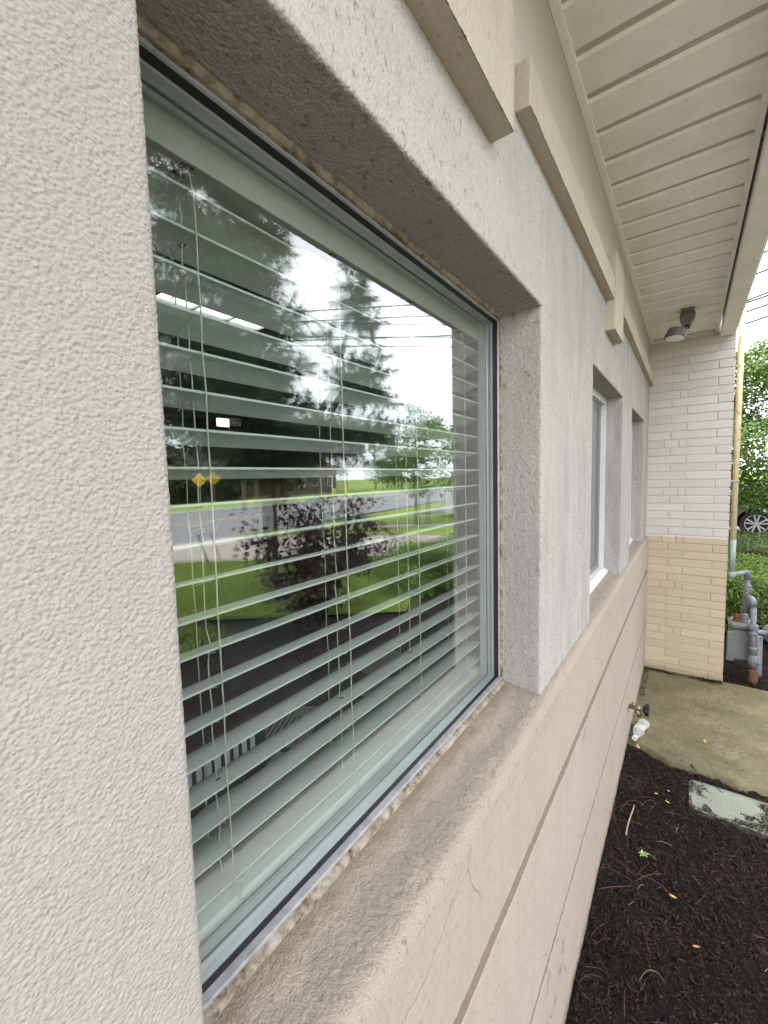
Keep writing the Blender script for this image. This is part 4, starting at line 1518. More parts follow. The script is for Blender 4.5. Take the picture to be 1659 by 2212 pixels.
# ================================================================== GAS PIPE AND METER
GP = empty('gas_pipe', (4.275, -0.585, 0))
tag(GP, 'vertical gas pipe, peeling yellow above and green below, on the brick corner', 'pipe')
m_ = MB(); m_.tube([(0, 0, 1.170), (0, 0, 3.05)], 0.0195, 16); m_.build('upper_pipe', 'yellow_pipe', GP, smooth=True)
m_ = MB(); m_.tube([(0, 0, 0.905), (0, 0, 1.1695)], 0.0205, 16); m_.build('lower_pipe', 'green_pipe', GP, smooth=True)
m_ = MB(); m_.lathe((0, 0, 0.860), (0, 0, 1), [(0.012, 0), (0.022, 0.010), (0.0255, 0.028), (0.0255, 0.048), (0.021, 0.052)], 20); m_.build('end_cap', 'green_pipe', GP, smooth=True)
m_ = MB(); m_.cbox(-0.024, 0.024, -0.024, 0.030, 1.625, 1.640, 0.004); m_.build('pipe_strap', 'galvanised', GP)

GM = empty('gas_meter', (4.45, -0.70, -0.03))
tag(GM, 'grey gas meter with pipes and round regulator behind the brick corner', 'gas meter')
gm = lambda x, y, z: (x - 4.45, y + 0.70, z + 0.03)
def gtube(name, pts, rad, mat='grey_paint', n=14):
    m_ = MB(); m_.tube([gm(*p) for p in pts], rad, n)
    return m_.build(name, mat, GM, smooth=True)
def fit(name, c, ax, prof, mat='grey_paint', n=18, sm=False):
    m_ = MB(); m_.lathe(gm(*c), ax, prof, n)
    return m_.build(name, mat, GM, smooth=sm)
PR = 0.0195
gtube('branch_pipe', [(4.285, -0.60, 0.885), (4.50, -0.690, 0.872)], PR)
gtube('elbow', [(4.47, -0.682, 0.874), (4.502, -0.694, 0.870), (4.522, -0.703, 0.852), (4.526, -0.705, 0.815)], PR * 1.22)
gtube('outlet_pipe', [(4.526, -0.705, 0.83), (4.536, -0.700, 0.60), (4.56, -0.69, 0.52)], PR)
fit('union_nut', (4.527, -0.704, 0.715), (0, 0, 1), [(0.026, 0), (0.031, 0.004), (0.031, 0.022), (0.028, 0.026), (0.031, 0.030), (0.031, 0.046), (0.026, 0.050)], n=8)
gtube('inlet_elbow', [(4.50, -0.715, 0.665), (4.462, -0.728, 0.664), (4.436, -0.738, 0.650), (4.430, -0.741, 0.61)], PR * 1.3)
gtube('riser_pipe', [(4.430, -0.741, 0.62), (4.432, -0.748, 0.35), (4.436, -0.757, 0.07)], PR * 1.04)
fit('union_nut', (4.431, -0.746, 0.425), (0, 0, 1), [(0.030, 0), (0.034, 0.004), (0.034, 0.030), (0.030, 0.034)], n=8)
fit('collar', (4.432, -0.747, 0.375), (0, 0, 1), [(0.026, 0), (0.030, 0.004), (0.030, 0.018), (0.026, 0.022)])
fit('collar', (4.434, -0.752, 0.245), (0, 0, 1), [(0.026, 0), (0.031, 0.004), (0.031, 0.024), (0.026, 0.028)], n=8)
vl = fit('shutoff_valve', (4.436, -0.757, 0.105), (0, 0, 1), [(0.022, 0), (0.034, 0.016), (0.040, 0.05), (0.034, 0.085), (0.026, 0.10)], n=10)
fit('valve_key', (4.420, -0.775, 0.150), (-0.6, -0.8, 0), [(0.016, 0), (0.016, 0.022), (0.008, 0.026)], n=8)
fit('rusty_coupling', (4.436, -0.757, -0.04), (0, 0, 1), [(0.030, 0), (0.034, 0.008), (0.034, 0.11), (0.026, 0.125)], 'rust')
# meter case: cast body with flange, top and hand-hole
mbx = MB()
def case(x0, x1, y0, y1, z0, z1, c):
    m_ = MB(); a, bq, d = gm(x0, y0, z0), gm(x1, y1, z1), None
    m_.cbox(a[0], bq[0], a[1], bq[1], a[2], bq[2], c)
    return m_
case(4.50, 4.68, -0.765, -0.605, 0.10, 0.385, 0.026).build('meter_body', 'meter_grey', GM)
case(4.49, 4.69, -0.775, -0.598, 0.375, 0.440, 0.022).build('meter_top', 'meter_grey', GM)
case(4.485, 4.505, -0.635, -0.585, 0.10, 0.36, 0.008).build('side_flange', 'meter_grey', GM)
for zz in (0.16, 0.29):
    fit('bolt', (4.484, -0.61, zz), (-1, 0, 0), [(0.007, 0), (0.007, 0.006)], n=8)
fit('top_swivel', (4.55, -0.655, 0.435), (0, 0, 1), [(0.032, 0), (0.036, 0.010), (0.030, 0.020), (0.030, 0.045), (0.022, 0.060)], 'rust')
fit('top_swivel', (4.56, -0.70, 0.435), (0, 0, 1), [(0.032, 0), (0.036, 0.010), (0.030, 0.020), (0.028, 0.05), (0.022, 0.07)], 'grey_paint')
fit('regulator', (4.50, -0.895, 0.385), (-1, 0.25, 0), [(0.03, -0.04), (0.075, -0.022), (0.090, -0.008), (0.092, 0.0), (0.090, 0.008), (0.070, 0.024), (0.030, 0.036), (0.024, 0.060), (0.012, 0.064)], n=32, sm=True)
gtube('regulator_pipe', [(4.432, -0.752, 0.405), (4.46, -0.80, 0.395), (4.50, -0.86, 0.388)], 0.020)
gtube('vent_pipe', [(4.56, -0.795, 0.33), (4.56, -0.80, 0.02), (4.56, -0.80, -0.02)], 0.026)

# ================================================================== VEGETATION
def leaf_cloud(name, pts, nrm, size, mat, parent=None, asp=0.5, seed=0, fold=0.25, jit=0.6):
    """one diamond leaf (two triangles folded on the midrib) per point"""
    g = np.random.default_rng(seed)
    n = len(pts)
    d = g.normal(0, 1, (n, 3))
    nn = nrm + g.normal(0, jit, (n, 3))
    nn /= np.linalg.norm(nn, axis=1)[:, None] + 1e-9
    d -= nn * (d * nn).sum(1)[:, None]
    d /= np.linalg.norm(d, axis=1)[:, None] + 1e-9
    s_ = np.cross(nn, d)
    L = (size * g.uniform(0.6, 1.25, n))[:, None]
    V = np.stack([pts - d * L * 0.5, pts + s_ * L * asp * 0.5 + nn * L * fold * 0.3, pts + d * L * 0.5, pts - s_ * L * asp * 0.5 + nn * L * fold * 0.3], 1)
    base = np.array([(0, 1, 2), (0, 2, 3)])
    Fq = (np.arange(n)[:, None, None] * 4 + base[None]).reshape(-1, 3)
    return mesh_np(name, V.reshape(-1, 3), Fq, mat, parent, smooth=False)

def hedge(name, x0, x1, y0, y1, h, n, mat, label, size=0.035, seed=1):
    H_ = empty(name, ((x0 + x1) / 2, (y0 + y1) / 2, 0))
    tag(H_, label, 'hedge')
    g = np.random.default_rng(seed)
    p = np.stack([g.uniform(x0, x1, n), g.uniform(y0, y1, n), g.uniform(0.05, h, n)], -1)
    # push most of the leaves to the clipped surface
    ax = g.integers(0, 4, n)
    dep = np.abs(g.normal(0, 0.05, n))
    p[:, 2] = np.where(ax <= 1, h - dep, p[:, 2])
    p[:, 0] = np.where(ax == 2, x0 + dep, p[:, 0])
    p[:, 1] = np.where(ax == 3, y1 - dep, p[:, 1])
    nr = np.zeros((n, 3))
    nr[:, 2] = 0.8
    nr[ax == 2, 0] = -0.6
    nr[ax == 3, 1] = 0.6
    bump_ = 0.05 * vnoise(p, 4, seed) + 0.03 * vnoise(p, 12, seed + 1)
    p[:, 2] += np.where(ax <= 1, bump_, 0)
    p[:, 0] += np.where(ax == 2, bump_, 0)
    off = np.array([(x0 + x1) / 2, (y0 + y1) / 2, 0])
    leaf_cloud('foliage', p - off, nr, size, mat, H_, 0.55, seed)
    m_ = MB()
    g2 = random.Random(seed)
    for i in range(int((y1 - y0) / 0.35) * 2):
        bx, by = g2.uniform(x0 + 0.15, x1 - 0.1) - off[0], g2.uniform(y0, y1) - off[1]
        for k in range(4):
            m_.tube([(bx, by, -0.03), (bx + g2.uniform(-.1, .1), by + g2.uniform(-.1, .1), h * 0.45), (bx + g2.uniform(-.25, .25), by + g2.uniform(-.25, .25), h * 0.85)], [0.012, 0.008, 0.003], 5)
    m_.build('stems', 'bark', H_)
    m_ = MB(); m_.cbox(x0 + 0.10 - off[0], x1 - 0.1 - off[0], y0 + 0.1 - off[1], y1 - 0.10 - off[1], 0.12, h - 0.10, 0.05)
    m_.build('inner_twigs', 'bark', H_)
    return H_
hedge('hedge', 5.45, 7.1, -3.2, -0.62, 0.63, 30000, 'leaf_hedge', 'bright green clipped hedge behind the gas meter', 0.036, 5)
hedge('hedge', 9.0, 11.0, -3.2, -0.62, 0.50, 15000, 'leaf_hedge_dark', 'darker clipped hedge between the bright hedge and the parked car', 0.045, 6)

def limb_pts(a, c, n, sag=0.0, jit=0.03, g=random):
    a, c = Vector(a), Vector(c)
    o = []
    for i in range(n + 1):
        t_ = i / n
        p = a.lerp(c, t_) + Vector((0, 0, -sag * math.sin(math.pi * t_)))
        if 0 < i < n:
            p += Vector((g.uniform(-jit, jit), g.uniform(-jit, jit), g.uniform(-jit, jit)))
        o.append(p)
    return o

def broad_tree(name, base, h0, h1, rx, ry, nleaf, size, mat, label, seed, trunk=0.09, bark='grey_bark', group=None, nclump=46):
    T_ = empty(name, base)
    tag(T_, label, 'tree', group)
    g = random.Random(seed)
    gn = np.random.default_rng(seed)
    hz_ = (h1 - h0) / 2
    cz = (h0 + h1) / 2
    m_ = MB()
    m_.tube([(0, 0, -0.05), (0.02, 0.01, h0 * 0.5), (0.0, 0.03, h0 + 0.2), (0.03, 0.0, cz), (0.0, 0.0, h1 - hz_ * 0.3)], [trunk * 1.25, trunk, trunk * 0.85, trunk * 0.5, trunk * 0.15], 9)
    cl = []
    for i in range(nclump):
        u = gn.normal(0, 1, 3)
        u /= np.linalg.norm(u)
        rr = gn.uniform(0.35, 1.0) ** 0.6
        c = np.array([u[0] * rx * rr, u[1] * ry * rr, cz + u[2] * hz_ * rr])
        cl.append((c, gn.uniform(0.24, 0.5) * min(rx, hz_) * 0.62))
        if i % 2 == 0:
            zt = max(h0 * 0.85, min(c[2] - 0.25, h1 - hz_ * 0.5))
            m_.tube(limb_pts((0, 0, zt), tuple(c), 4, 0.0, 0.05, g), [trunk * 0.32, trunk * 0.26, trunk * 0.2, trunk * 0.12, trunk * 0.05], 5)
    m_.build('trunk', bark, T_)
    per = nleaf // nclump
    P_, Nr = [], []
    for c, r_ in cl:
        q = gn.normal(0, 1, (per, 3))
        q /= np.linalg.norm(q, axis=1)[:, None]
        rad = r_ * gn.uniform(0.3, 1.12, per)[:, None]
        P_.append(c + q * rad * np.array([1.15, 1.15, 0.8]))
        Nr.append(q * 0.5 + np.array([0, 0, 0.7]))
    leaf_cloud('crown', np.concatenate(P_), np.concatenate(Nr), size, mat, T_, 0.5, seed)
    return T_
broad_tree('deciduous_tree', (12.0, -2.1, 0), 0.62, 4.55, 1.8, 1.9, 46000, 0.085, 'leaf_tree', 'leafy green tree standing in front of the parked grey car', 21, 0.08, nclump=95)
broad_tree('deciduous_tree', (13.0, -7.5, 0), 1.0, 4.35, 2.3, 2.0, 17000, 0.10, 'leaf_tree', 'round green street tree on the grass island, mirrored at the window edge', 22, 0.10)

# far trees across the street
FT = [(9, -36, 2.6, 9, 4.2), (16, -38, 2.5, 10, 4.6), (24, -37, 2.0, 8, 4.0), (33, -40, 2.5, 11, 5.2), (44, -41, 2.0, 9, 5.0), (56, -42, 2.0, 9.5, 5.5), (70, -46, 2.0, 10, 6.0), (2, -38, 2.0, 8, 4.2), (29, -33.5, 0.8, 4.2, 2.4), (12.5, -32.6, 0.2, 3.6, 2.0), (17.5, -33.2, 0.2, 4.2, 2.4), (22.5, -33.6, 0.2, 3.4, 2.1)]
names = ['leftmost', 'second', 'third', 'tall fourth', 'fifth', 'sixth', 'rightmost', 'hidden first', 'low round', 'bushy low left', 'bushy low middle', 'bushy low right']
for i, (x, y, a, c, r_) in enumerate(FT):
    broad_tree('deciduous_tree', (x, y, 0), a, c, r_, r_ * 0.8, 3600, 0.42, 'leaf_far', names[i] + ' dark tree across the street in the reflection', 60 + i, 0.18, 'bark', 'trees across the street', 30)

# long-needled pine near the window: real limbs with needle tufts
def pine():
    T_ = empty('pine_tree', (3.75, -4.25, 0))
    tag(T_, 'long needled pine mirrored across the upper part of the window', 'tree')
    o0 = Vector(T_.location)
    g = random.Random(5)
    gn = np.random.default_rng(5)
    m_ = MB()
    m_.tube([(0, 0, -0.05), (0.03, 0.02, 1.2), (0.0, 0.0, 2.4), (-0.12, 0.0, 4.0), (-0.25, 0.05, 5.6), (-0.3, 0.0, 6.4)], [0.11, 0.10, 0.09, 0.065, 0.035, 0.012], 10)
    lead = [(0.03, 0.0, 1.9), (0.7, 0.0, 2.3), (1.35, 0.05, 3.1), (1.75, 0.1, 4.2), (1.95, 0.1, 5.25)]
    m_.tube(lead, [0.07, 0.06, 0.05, 0.03, 0.01], 8)
    limbs = []
    def ax(z):
        return Vector((-0.12 * z / 4, 0, z))
    L_ = [(2.2, -3.9, 2.5), (1.9, -4.2, 3.1), (2.1, -3.7, 3.6), (2.0, -4.5, 4.1), (2.4, -3.9, 4.6), (2.3, -4.6, 5.2), (2.9, -3.7, 5.3), (3.2, -4.9, 4.7), (3.3, -3.6, 4.2),
          (3.0, -3.5, 3.1), (2.6, -3.6, 2.2), (2.8, -5.0, 3.0), (3.5, -3.5, 2.4), (3.1, -4.1, 5.9), (2.7, -4.3, 3.7), (3.55, -3.9, 3.2), (1.6, -4.3, 3.6), (1.5, -4.0, 2.7),
          (2.0, -3.6, 4.9), (1.7, -4.0, 4.3), (2.6, -3.4, 4.2), (2.9, -4.6, 4.0), (2.2, -4.9, 3.3), (1.9, -3.5, 3.3), (3.3, -4.4, 3.6), (2.5, -4.1, 5.7), (3.4, -4.0, 5.2), (2.9, -3.3, 2.7), (3.3, -3.3, 3.5), (1.4, -4.5, 4.8), (2.2, -3.3, 2.9), (3.6, -3.6, 4.7), (3.9, -3.8, 4.0), (3.8, -4.5, 5.0), (3.3, -3.7, 5.6), (4.0, -4.2, 3.0),
          (4.5, -3.7, 2.6), (4.9, -4.5, 3.0), (4.3, -4.9, 2.3), (4.2, -3.9, 3.35), (5.1, -4.0, 2.3)]
    for p in L_:
        e = Vector(p) - o0
        z0 = max(1.6, e.z - 0.55)
        limbs.append((ax(z0), e))
    lv = [Vector(q) for q in lead]
    for p in [(5.9, -3.9, 2.5), (6.6, -4.2, 2.7), (6.9, -4.3, 3.2), (6.3, -4.0, 3.3), (5.4, -4.4, 2.4), (5.2, -3.9, 3.1)]:
        limbs.append((lv[2] if p[2] > 2.9 else lv[1], Vector(p) - o0))
    for p in [(6.25, -4.1, 3.9), (5.15, -4.2, 4.2), (6.3, -4.2, 4.5), (5.4, -4.1, 4.9), (6.0, -4.15, 5.1), (5.75, -4.15, 5.45), (6.6, -4.3, 3.75), (5.6, -3.9, 3.7)]:
        limbs.append((lv[3] if p[2] > 4.3 else lv[2], Vector(p) - o0))
    tufts = []
    for a, c in limbs:
        pts = limb_pts(tuple(a), tuple(c), 6, -0.08, 0.04, g)
        m_.tube(pts, [0.026, 0.022, 0.018, 0.014, 0.011, 0.008, 0.005], 6)
        ln = (c - a).length
        dense = c.x < 0.15 or c.z < 2.95
        for i in range(int((23 + 20 * ln) if dense else (14 + 12 * ln))):
            t_ = g.uniform(0.1, 1.0)
            k = min(5, int(t_ * 6))
            p = pts[k].lerp(pts[k + 1], t_ * 6 - k)
            d = Vector((g.gauss(0, 1), g.gauss(0, 0.8), g.gauss(-0.25, 0.6))).normalized()
            d = (d + (c - a).normalized() * 0.5).normalized()
            tl = g.uniform(0.18, 0.55 if dense else 0.36)
            e = p + d * tl
            m_.tube([p, p.lerp(e, 0.5) + Vector((0, 0, 0.01)), e], [0.006, 0.004, 0.003], 4)
            for q in range(4):
                tufts.append((p.lerp(e, 0.25 + 0.25 * q), d))
        tufts.append((c, (c - a).normalized()))
    m_.build('trunk', 'bark', T_)
    V, Fq = [], []
    for p, d in tufts:
        nn = 30
        p = np.array(p)
        d = np.array(d)
        q = gn.normal(0, 1, (nn, 3)) * 0.75 + d * 0.75
        q[:, 2] -= 0.28
        q /= np.linalg.norm(q, axis=1)[:, None]
        L2 = gn.uniform(0.09, 0.17, nn)[:, None]
        sd_ = np.cross(q, gn.normal(0, 1, (nn, 3)))
        sd_ /= np.linalg.norm(sd_, axis=1)[:, None] + 1e-9
        b0 = len(V) * 3
        tri = np.stack([p + sd_ * 0.0032, p - sd_ * 0.0032, p + q * L2 + np.array([0, 0, -0.018])], 1)
        V.extend(list(tri))
    V = np.array(V)
    mesh_np('crown', V.reshape(-1, 3), np.arange(len(V) * 3).reshape(-1, 3), 'needles', T_, smooth=False)
pine()

# dark red-leaved shrub in the bed
def plum():
    T_ = empty('plum_shrub', (3.25, -2.75, -0.03))
    tag(T_, 'dark red leaved shrub mirrored over the lawn in the window', 'shrub')
    o0 = Vector(T_.location)
    g = random.Random(9)
    gn = np.random.default_rng(9)
    m_ = MB()
    ends = []
    stems = [((3.35, -2.85, 0.5), (3.0, -3.0, 0.95)), ((3.3, -2.9, 0.6), (3.2, -3.05, 1.35)), ((3.45, -2.8, 0.55), (3.75, -3.0, 1.15)), ((3.5, -2.8, 0.5), (4.15, -3.0, 0.95)),
             ((3.2, -2.8, 0.4), (2.75, -2.95, 0.75)), ((3.4, -3.0, 0.7), (3.55, -3.1, 1.5)), ((3.3, -2.7, 0.35), (2.9, -2.75, 0.5)), ((3.6, -2.9, 0.7), (4.6, -3.05, 1.1)), ((3.2, -3.0, 0.7), (2.55, -3.05, 1.15)),
             ((3.5, -2.9, 0.6), (4.3, -2.95, 0.62)), ((3.3, -3.0, 0.6), (3.05, -3.05, 1.5)), ((3.4, -2.8, 0.5), (3.9, -2.9, 1.4)), ((3.3, -2.9, 0.5), (3.4, -3.1, 1.2)), ((3.2, -2.9, 0.3), (3.1, -3.0, 0.8)), ((3.6, -2.9, 0.6), (5.1, -3.05, 0.85)), ((3.2, -2.8, 0.3), (2.95, -2.9, 0.35)), ((3.5, -2.9, 0.7), (4.5, -3.1, 1.45))]
    for a, c in stems:
        a = Vector(a) - o0
        c = Vector(c) - o0
        m_.tube([(g.uniform(-.03, .03), g.uniform(-.03, .03), 0.0), a * 0.5 + Vector((0, 0, 0.02)), a, a.lerp(c, 0.5) + Vector((0, 0, 0.04)), c], [0.014, 0.012, 0.010, 0.007, 0.003], 6)
        for i in range(22):
            t_ = g.uniform(0.05, 1.05)
            p = a.lerp(c, t_)
            d = Vector((g.gauss(0, 1), g.gauss(0, 0.6), g.gauss(0.1, 0.6))).normalized()
            e = p + d * g.uniform(0.12, 0.32)
            m_.tube([p, p.lerp(e, 0.5) + Vector((0, 0, 0.02)), e], [0.004, 0.003, 0.0015], 4)
            ends.append((p, e))
    m_.build('stems', 'bark', T_)
    P_ = []
    for p, e in ends:
        for i in range(12):
            q = p.lerp(e, g.uniform(0.1, 1.1))
            P_.append((q.x + g.gauss(0, 0.03), q.y + g.gauss(0, 0.03), q.z + g.gauss(0, 0.03)))
    P_ = np.array(P_)
    leaf_cloud('leaves', P_, np.tile(np.array([0, 0, 0.5]), (len(P_), 1)), 0.074, 'leaf_plum', T_, 0.62, 9, 0.2, 0.8)
plum()

# low green shrubs at the bed end (mirrored low at right)
for i, (x, y, r_, h) in enumerate(((5.9, -3.45, 0.5, 0.62), (6.6, -3.7, 0.5, 0.6), (5.2, -2.9, 0.42, 0.42))):
    S_ = empty('low_shrub', (x, y, 0))
    tag(S_, ['round green shrub at the corner of the bed, nearest the lawn', 'round green shrub beside the driveway', 'small green shrub next to the red leaved shrub'][i], 'shrub', 'low green shrubs')
    g = np.random.default_rng(90 + i)
    n = 4200
    q = g.normal(0, 1, (n, 3))
    q /= np.linalg.norm(q, axis=1)[:, None]
    q[:, 2] = np.abs(q[:, 2])
    rr = g.uniform(0.5, 1.05, n)[:, None]
    p = q * rr * np.array([r_, r_, h])
    leaf_cloud('foliage', p, q + np.array([0, 0, .4]), 0.045, 'leaf_hedge', S_, 0.5, 90 + i)
    m_ = MB()
    for k in range(7):
        a = k * 0.9
        m_.tube([(0, 0, -0.03), (0.15 * math.cos(a), 0.15 * math.sin(a), h * 0.4), (r_ * 0.6 * math.cos(a), r_ * 0.6 * math.sin(a), h * 0.75)], [0.012, 0.008, 0.003], 5)
    m_.build('stems', 'bark', S_)

# lawn blades
def blades(name, n, poly_fn, region, seed, h0=0.03, h1=0.075, w=0.006):
    g = np.random.default_rng(seed)
    x = g.uniform(region[0], region[1], n)
    y = g.uniform(region[2], region[3], n)
    k = poly_fn(x, y)
    x, y = x[k], y[k]
    n = len(x)
    an = g.uniform(0, 2 * np.pi, n)
    h = g.uniform(h0, h1, n)
    lx, ly = g.normal(0, 0.4, n) * h, g.normal(0, 0.4, n) * h
    c = np.stack([x, y, 0 * x], -1)
    s_ = np.stack([np.cos(an), np.sin(an), 0 * an], -1) * w
    V = np.stack([c - s_, c + s_, c + np.stack([lx, ly, h], -1)], 1)
    o = mesh_np(name, V.reshape(-1, 3), np.arange(n * 3).reshape(-1, 3), 'grass_blade', smooth=False)
    o['kind'] = 'stuff'
    return o
def in_lawn(x, y):
    return (y < np.where(x > 4.4, -2.42 - 0.44 * (x - 4.4), -2.42)) & (y > -10.8) & ((x - 2.5) * (-4.45 + 10.9) - (y + 10.9) * (7.75 - 2.5) < 0) & ((y < -4.6 + (x - 2.6) * 1.22) | (x < 2.6)) & ~((x < 2.6) & (y > -3.4))
o = blades('lawn_grass', 120000, in_lawn, (-1, 7.8, -10.8, -2.4), 31)
tag(o, 'mown green lawn between the bed and the driveway', 'grass')

# ================================================================== PINE STRAW, LEAVES AND TWIGS ON THE MULCH
def straw(name, n, cx, cy, sx, sy, seed, mat='pine_straw', lmin=0.06, lmax=0.16, rad=0.0009):
    g = random.Random(seed)
    m_ = MB()
    for i in range(n):
        x, y = g.gauss(cx, sx), min(-0.03, g.gauss(cy, sy))
        if x > 2.85 or (LID['x0'] < x < LID['x1'] and y < LID['y1']):
            continue
        a = g.uniform(0, 6.28)
        L2 = g.uniform(lmin, lmax)
        cv = g.gauss(0, 0.28)
        pts = []
        px, py = x, y
        for k in range(5):
            z = -0.004 + 0.010 * math.sin(k / 4 * math.pi) + g.uniform(0, 0.004)
            pts.append((px, min(py, -0.024), z))
            px += math.cos(a) * L2 / 4
            py += math.sin(a) * L2 / 4
            a += cv / 4
        m_.tube(pts, rad * g.uniform(0.8, 1.5), 4)
    o = m_.build(name, mat)
    o['kind'] = 'stuff'
    return o
tag(straw('pine_straw', 22, 2.42, -0.09, 0.14, 0.05, 1, rad=0.0006), 'loose tuft of brown pine straw against the tan base near the pad', 'pine straw')
tag(straw('pine_straw', 13, 1.93, -0.14, 0.05, 0.03, 2, rad=0.0006), 'fan of rusty pine needles on the mulch beside the wall', 'pine straw')
tag(straw('pine_straw', 26, 1.9, -0.30, 0.45, 0.2, 3, rad=0.0006, lmin=0.04, lmax=0.11), 'brown pine needles scattered over the mulch bed', 'pine straw')
tag(straw('pale_straw', 9, 1.9, -0.25, 0.45, 0.15, 4, 'straw_pale', 0.03, 0.08, rad=0.0006), 'pale dry grass stems scattered over the mulch bed', 'straw')
def fallen(name, x, y, z, size, rz, mat, label, cat='leaf'):
    b = MB()
    n = 7
    top = []
    for i in range(n):
        t_ = i / (n - 1)
        w = 0.5 * math.sin(math.pi * t_) ** 0.8 * 0.5
        top.append((t_ - 0.5, w, 0.10 * (2 * t_ - 1) ** 2))
    v, f = [], []
    for (a, w, h) in top:
        v += [(a * size, w * size, (h + 0.10 * w * 2) * size), (a * size, 0, h * size * 0.6), (a * size, -w * size, (h + 0.08 * w * 2) * size)]
    for i in range(n - 1):
        a = i * 3
        f += [(a, a + 1, a + 4, a + 3), (a + 1, a + 2, a + 5, a + 4)]
    b.add(v, f)
    o = b.build(name, mat, smooth=True)
    o.location = (x, y, z)
    o.rotation_euler = (random.uniform(-.3, .3), random.uniform(-.3, .3), rz)
    tag(o, label, cat)
    return o
fallen('fallen_leaf', 2.60, -0.245, 0.0, 0.020, 0.4, 'leaf_yellow', 'small yellow leaf on the mulch left of the green lid')
fallen('fallen_leaf', 2.505, -0.243, 0.0, 0.024, 1.2, 'leaf_yellow', 'larger yellow leaf at the end of a pine needle near the lid')
fallen('fallen_leaf', 2.54, -0.19, 0.0, 0.020, 2.2, 'leaf_yellow', 'dull yellow leaf between the straw tuft and the lid')
fallen('fallen_leaf', 1.93, -0.28, 0.0, 0.028, 1.5, 'leaf_tan', 'curled tan leaf in the middle of the mulch')
fallen('fallen_leaf', 1.76, -0.355, 0.0, 0.026, 1.9, 'leaf_tan', 'pointed tan leaf further out on the mulch')
fallen('fallen_leaf', 1.30, -0.43, 0.0, 0.030, 0.9, 'leaf_tan', 'bright tan leaf scrap at the lower right of the mulch')
fallen('fallen_leaf', 1.13, -0.335, 0.002, 0.050, 0.3, 'leaf_tan', 'large curled tan leaf at the bottom edge of the mulch')
fallen('fallen_leaf', 3.22, -0.415, 0.006, 0.034, 0.1, 'leaf_tan', 'reddish dry leaf lying on the concrete pad')
fallen('fallen_leaf', 2.93, -0.075, 0.004, 0.030, 0.8, 'leaf_tan', 'orange dry leaf by the wall at the edge of the pad')
# tiny sprout
SP = empty('seedling', (2.08, -0.165, -0.01))
tag(SP, 'tiny bright green seedling in the mulch beside the wall', 'seedling')
for i in range(11):
    a = i * 2.4
    m_ = MB()
    r_ = 0.005 + 0.0011 * i
    cx, cy = r_ * math.cos(a), r_ * math.sin(a)
    m_.add([(cx * 0.3, cy * 0.3, 0.008), (cx - 0.004 * math.sin(a), cy + 0.004 * math.cos(a), 0.018), (cx * 1.7, cy * 1.7, 0.016), (cx + 0.004 * math.sin(a), cy - 0.004 * math.cos(a), 0.018)], [(0, 1, 2, 3)])
    m_.build('leaf', 'sprout_green', SP)
# curved twigs
def twig(pts, rad, mat, label):
    P0 = [Vector(p) for p in pts]
    pp_, rr_ = [], []
    for i in range(len(P0) - 1):
        a_, b_, c_, d_ = P0[max(0, i - 1)], P0[i], P0[i + 1], P0[min(len(P0) - 1, i + 2)]
        for k in range(5):
            t_ = k / 5
            pp_.append(0.5 * (2 * b_ + (c_ - a_) * t_ + (2 * a_ - 5 * b_ + 4 * c_ - d_) * t_ * t_ + (3 * b_ - a_ - 3 * c_ + d_) * t_ ** 3))
            rr_.append(rad[i] + (rad[i + 1] - rad[i]) * t_)
    pp_.append(P0[-1])
    rr_.append(rad[-1] * 0.5)
    m_ = MB(); m_.tube(pp_, rr_, 6)
    o = m_.build('twig', mat, smooth=True)
    tag(o, label, 'twig', 'twigs on the mulch')
twig([(2.37, -0.105, 0.01), (2.30, -0.10, 0.016), (2.22, -0.092, 0.012), (2.15, -0.09, 0.002)], [0.003, 0.0035, 0.0035, 0.003], 'straw_pale', 'pale grey twig lying along the foot of the wall')
twig([(1.52, -0.195, 0.004), (1.56, -0.215, 0.014), (1.575, -0.245, 0.012), (1.56, -0.27, 0.004)], [0.0014, 0.002, 0.0018, 0.001], 'pine_straw', 'arched orange brown twig in the middle of the mulch')
twig([(1.20, -0.42, 0.004), (1.17, -0.40, 0.02), (1.14, -0.37, 0.012), (1.12, -0.35, 0.004)], [0.003, 0.004, 0.003, 0.003], 'straw_pale', 'thick curled tan twig at the lower right corner of the mulch')
twig([(2.92, -0.345, 0.0), (2.88, -0.352, 0.014), (2.83, -0.372, 0.012)], [0.004, 0.004, 0.003], 'bark', 'short dark twig poking over the edge of the pad')

# ================================================================== STREET SIDE THINGS
def text_mesh(txt, size, mat, parent, loc, rot, ext=0.002):
    cu = bpy.data.curves.new(txt, 'FONT')
    cu.body = txt
    cu.size = size
    cu.align_x = 'CENTER'
    cu.align_y = 'CENTER'
    cu.extrude = ext
    o = bpy.data.objects.new('lettering', cu)
    COL.objects.link(o)
    bpy.context.view_layer.update()
    dg = bpy.context.evaluated_depsgraph_get()
    me = bpy.data.meshes.new_from_object(o.evaluated_get(dg))
    bpy.data.objects.remove(o)
    me.materials.clear()
    me.materials.append(MATS[mat])
    n = bpy.data.objects.new('lettering', me)
    COL.objects.link(n)
    n.parent = parent
    n.location = loc
    n.rotation_euler = rot
    return n
SG = empty('entrance_sign', (4.60, -7.19, 0), R(208 - 180))
SG.rotation_euler = (R(14), R(-8), R(-8))
tag(SG, 'small white Entrance Entrada sign on a leaning post at the lawn edge', 'sign')
m_ = MB(); m_.cbox(-0.025, 0.025, -0.02, 0.02, -0.1, 0.80, 0.003); m_.build('post', 'dark_metal', SG)
m_ = MB(); m_.cbox(-0.185, 0.185, 0.021, 0.033, 0.725, 0.935, 0.005); pl = m_.build('panel', 'sign_white', SG)
rim = MB()
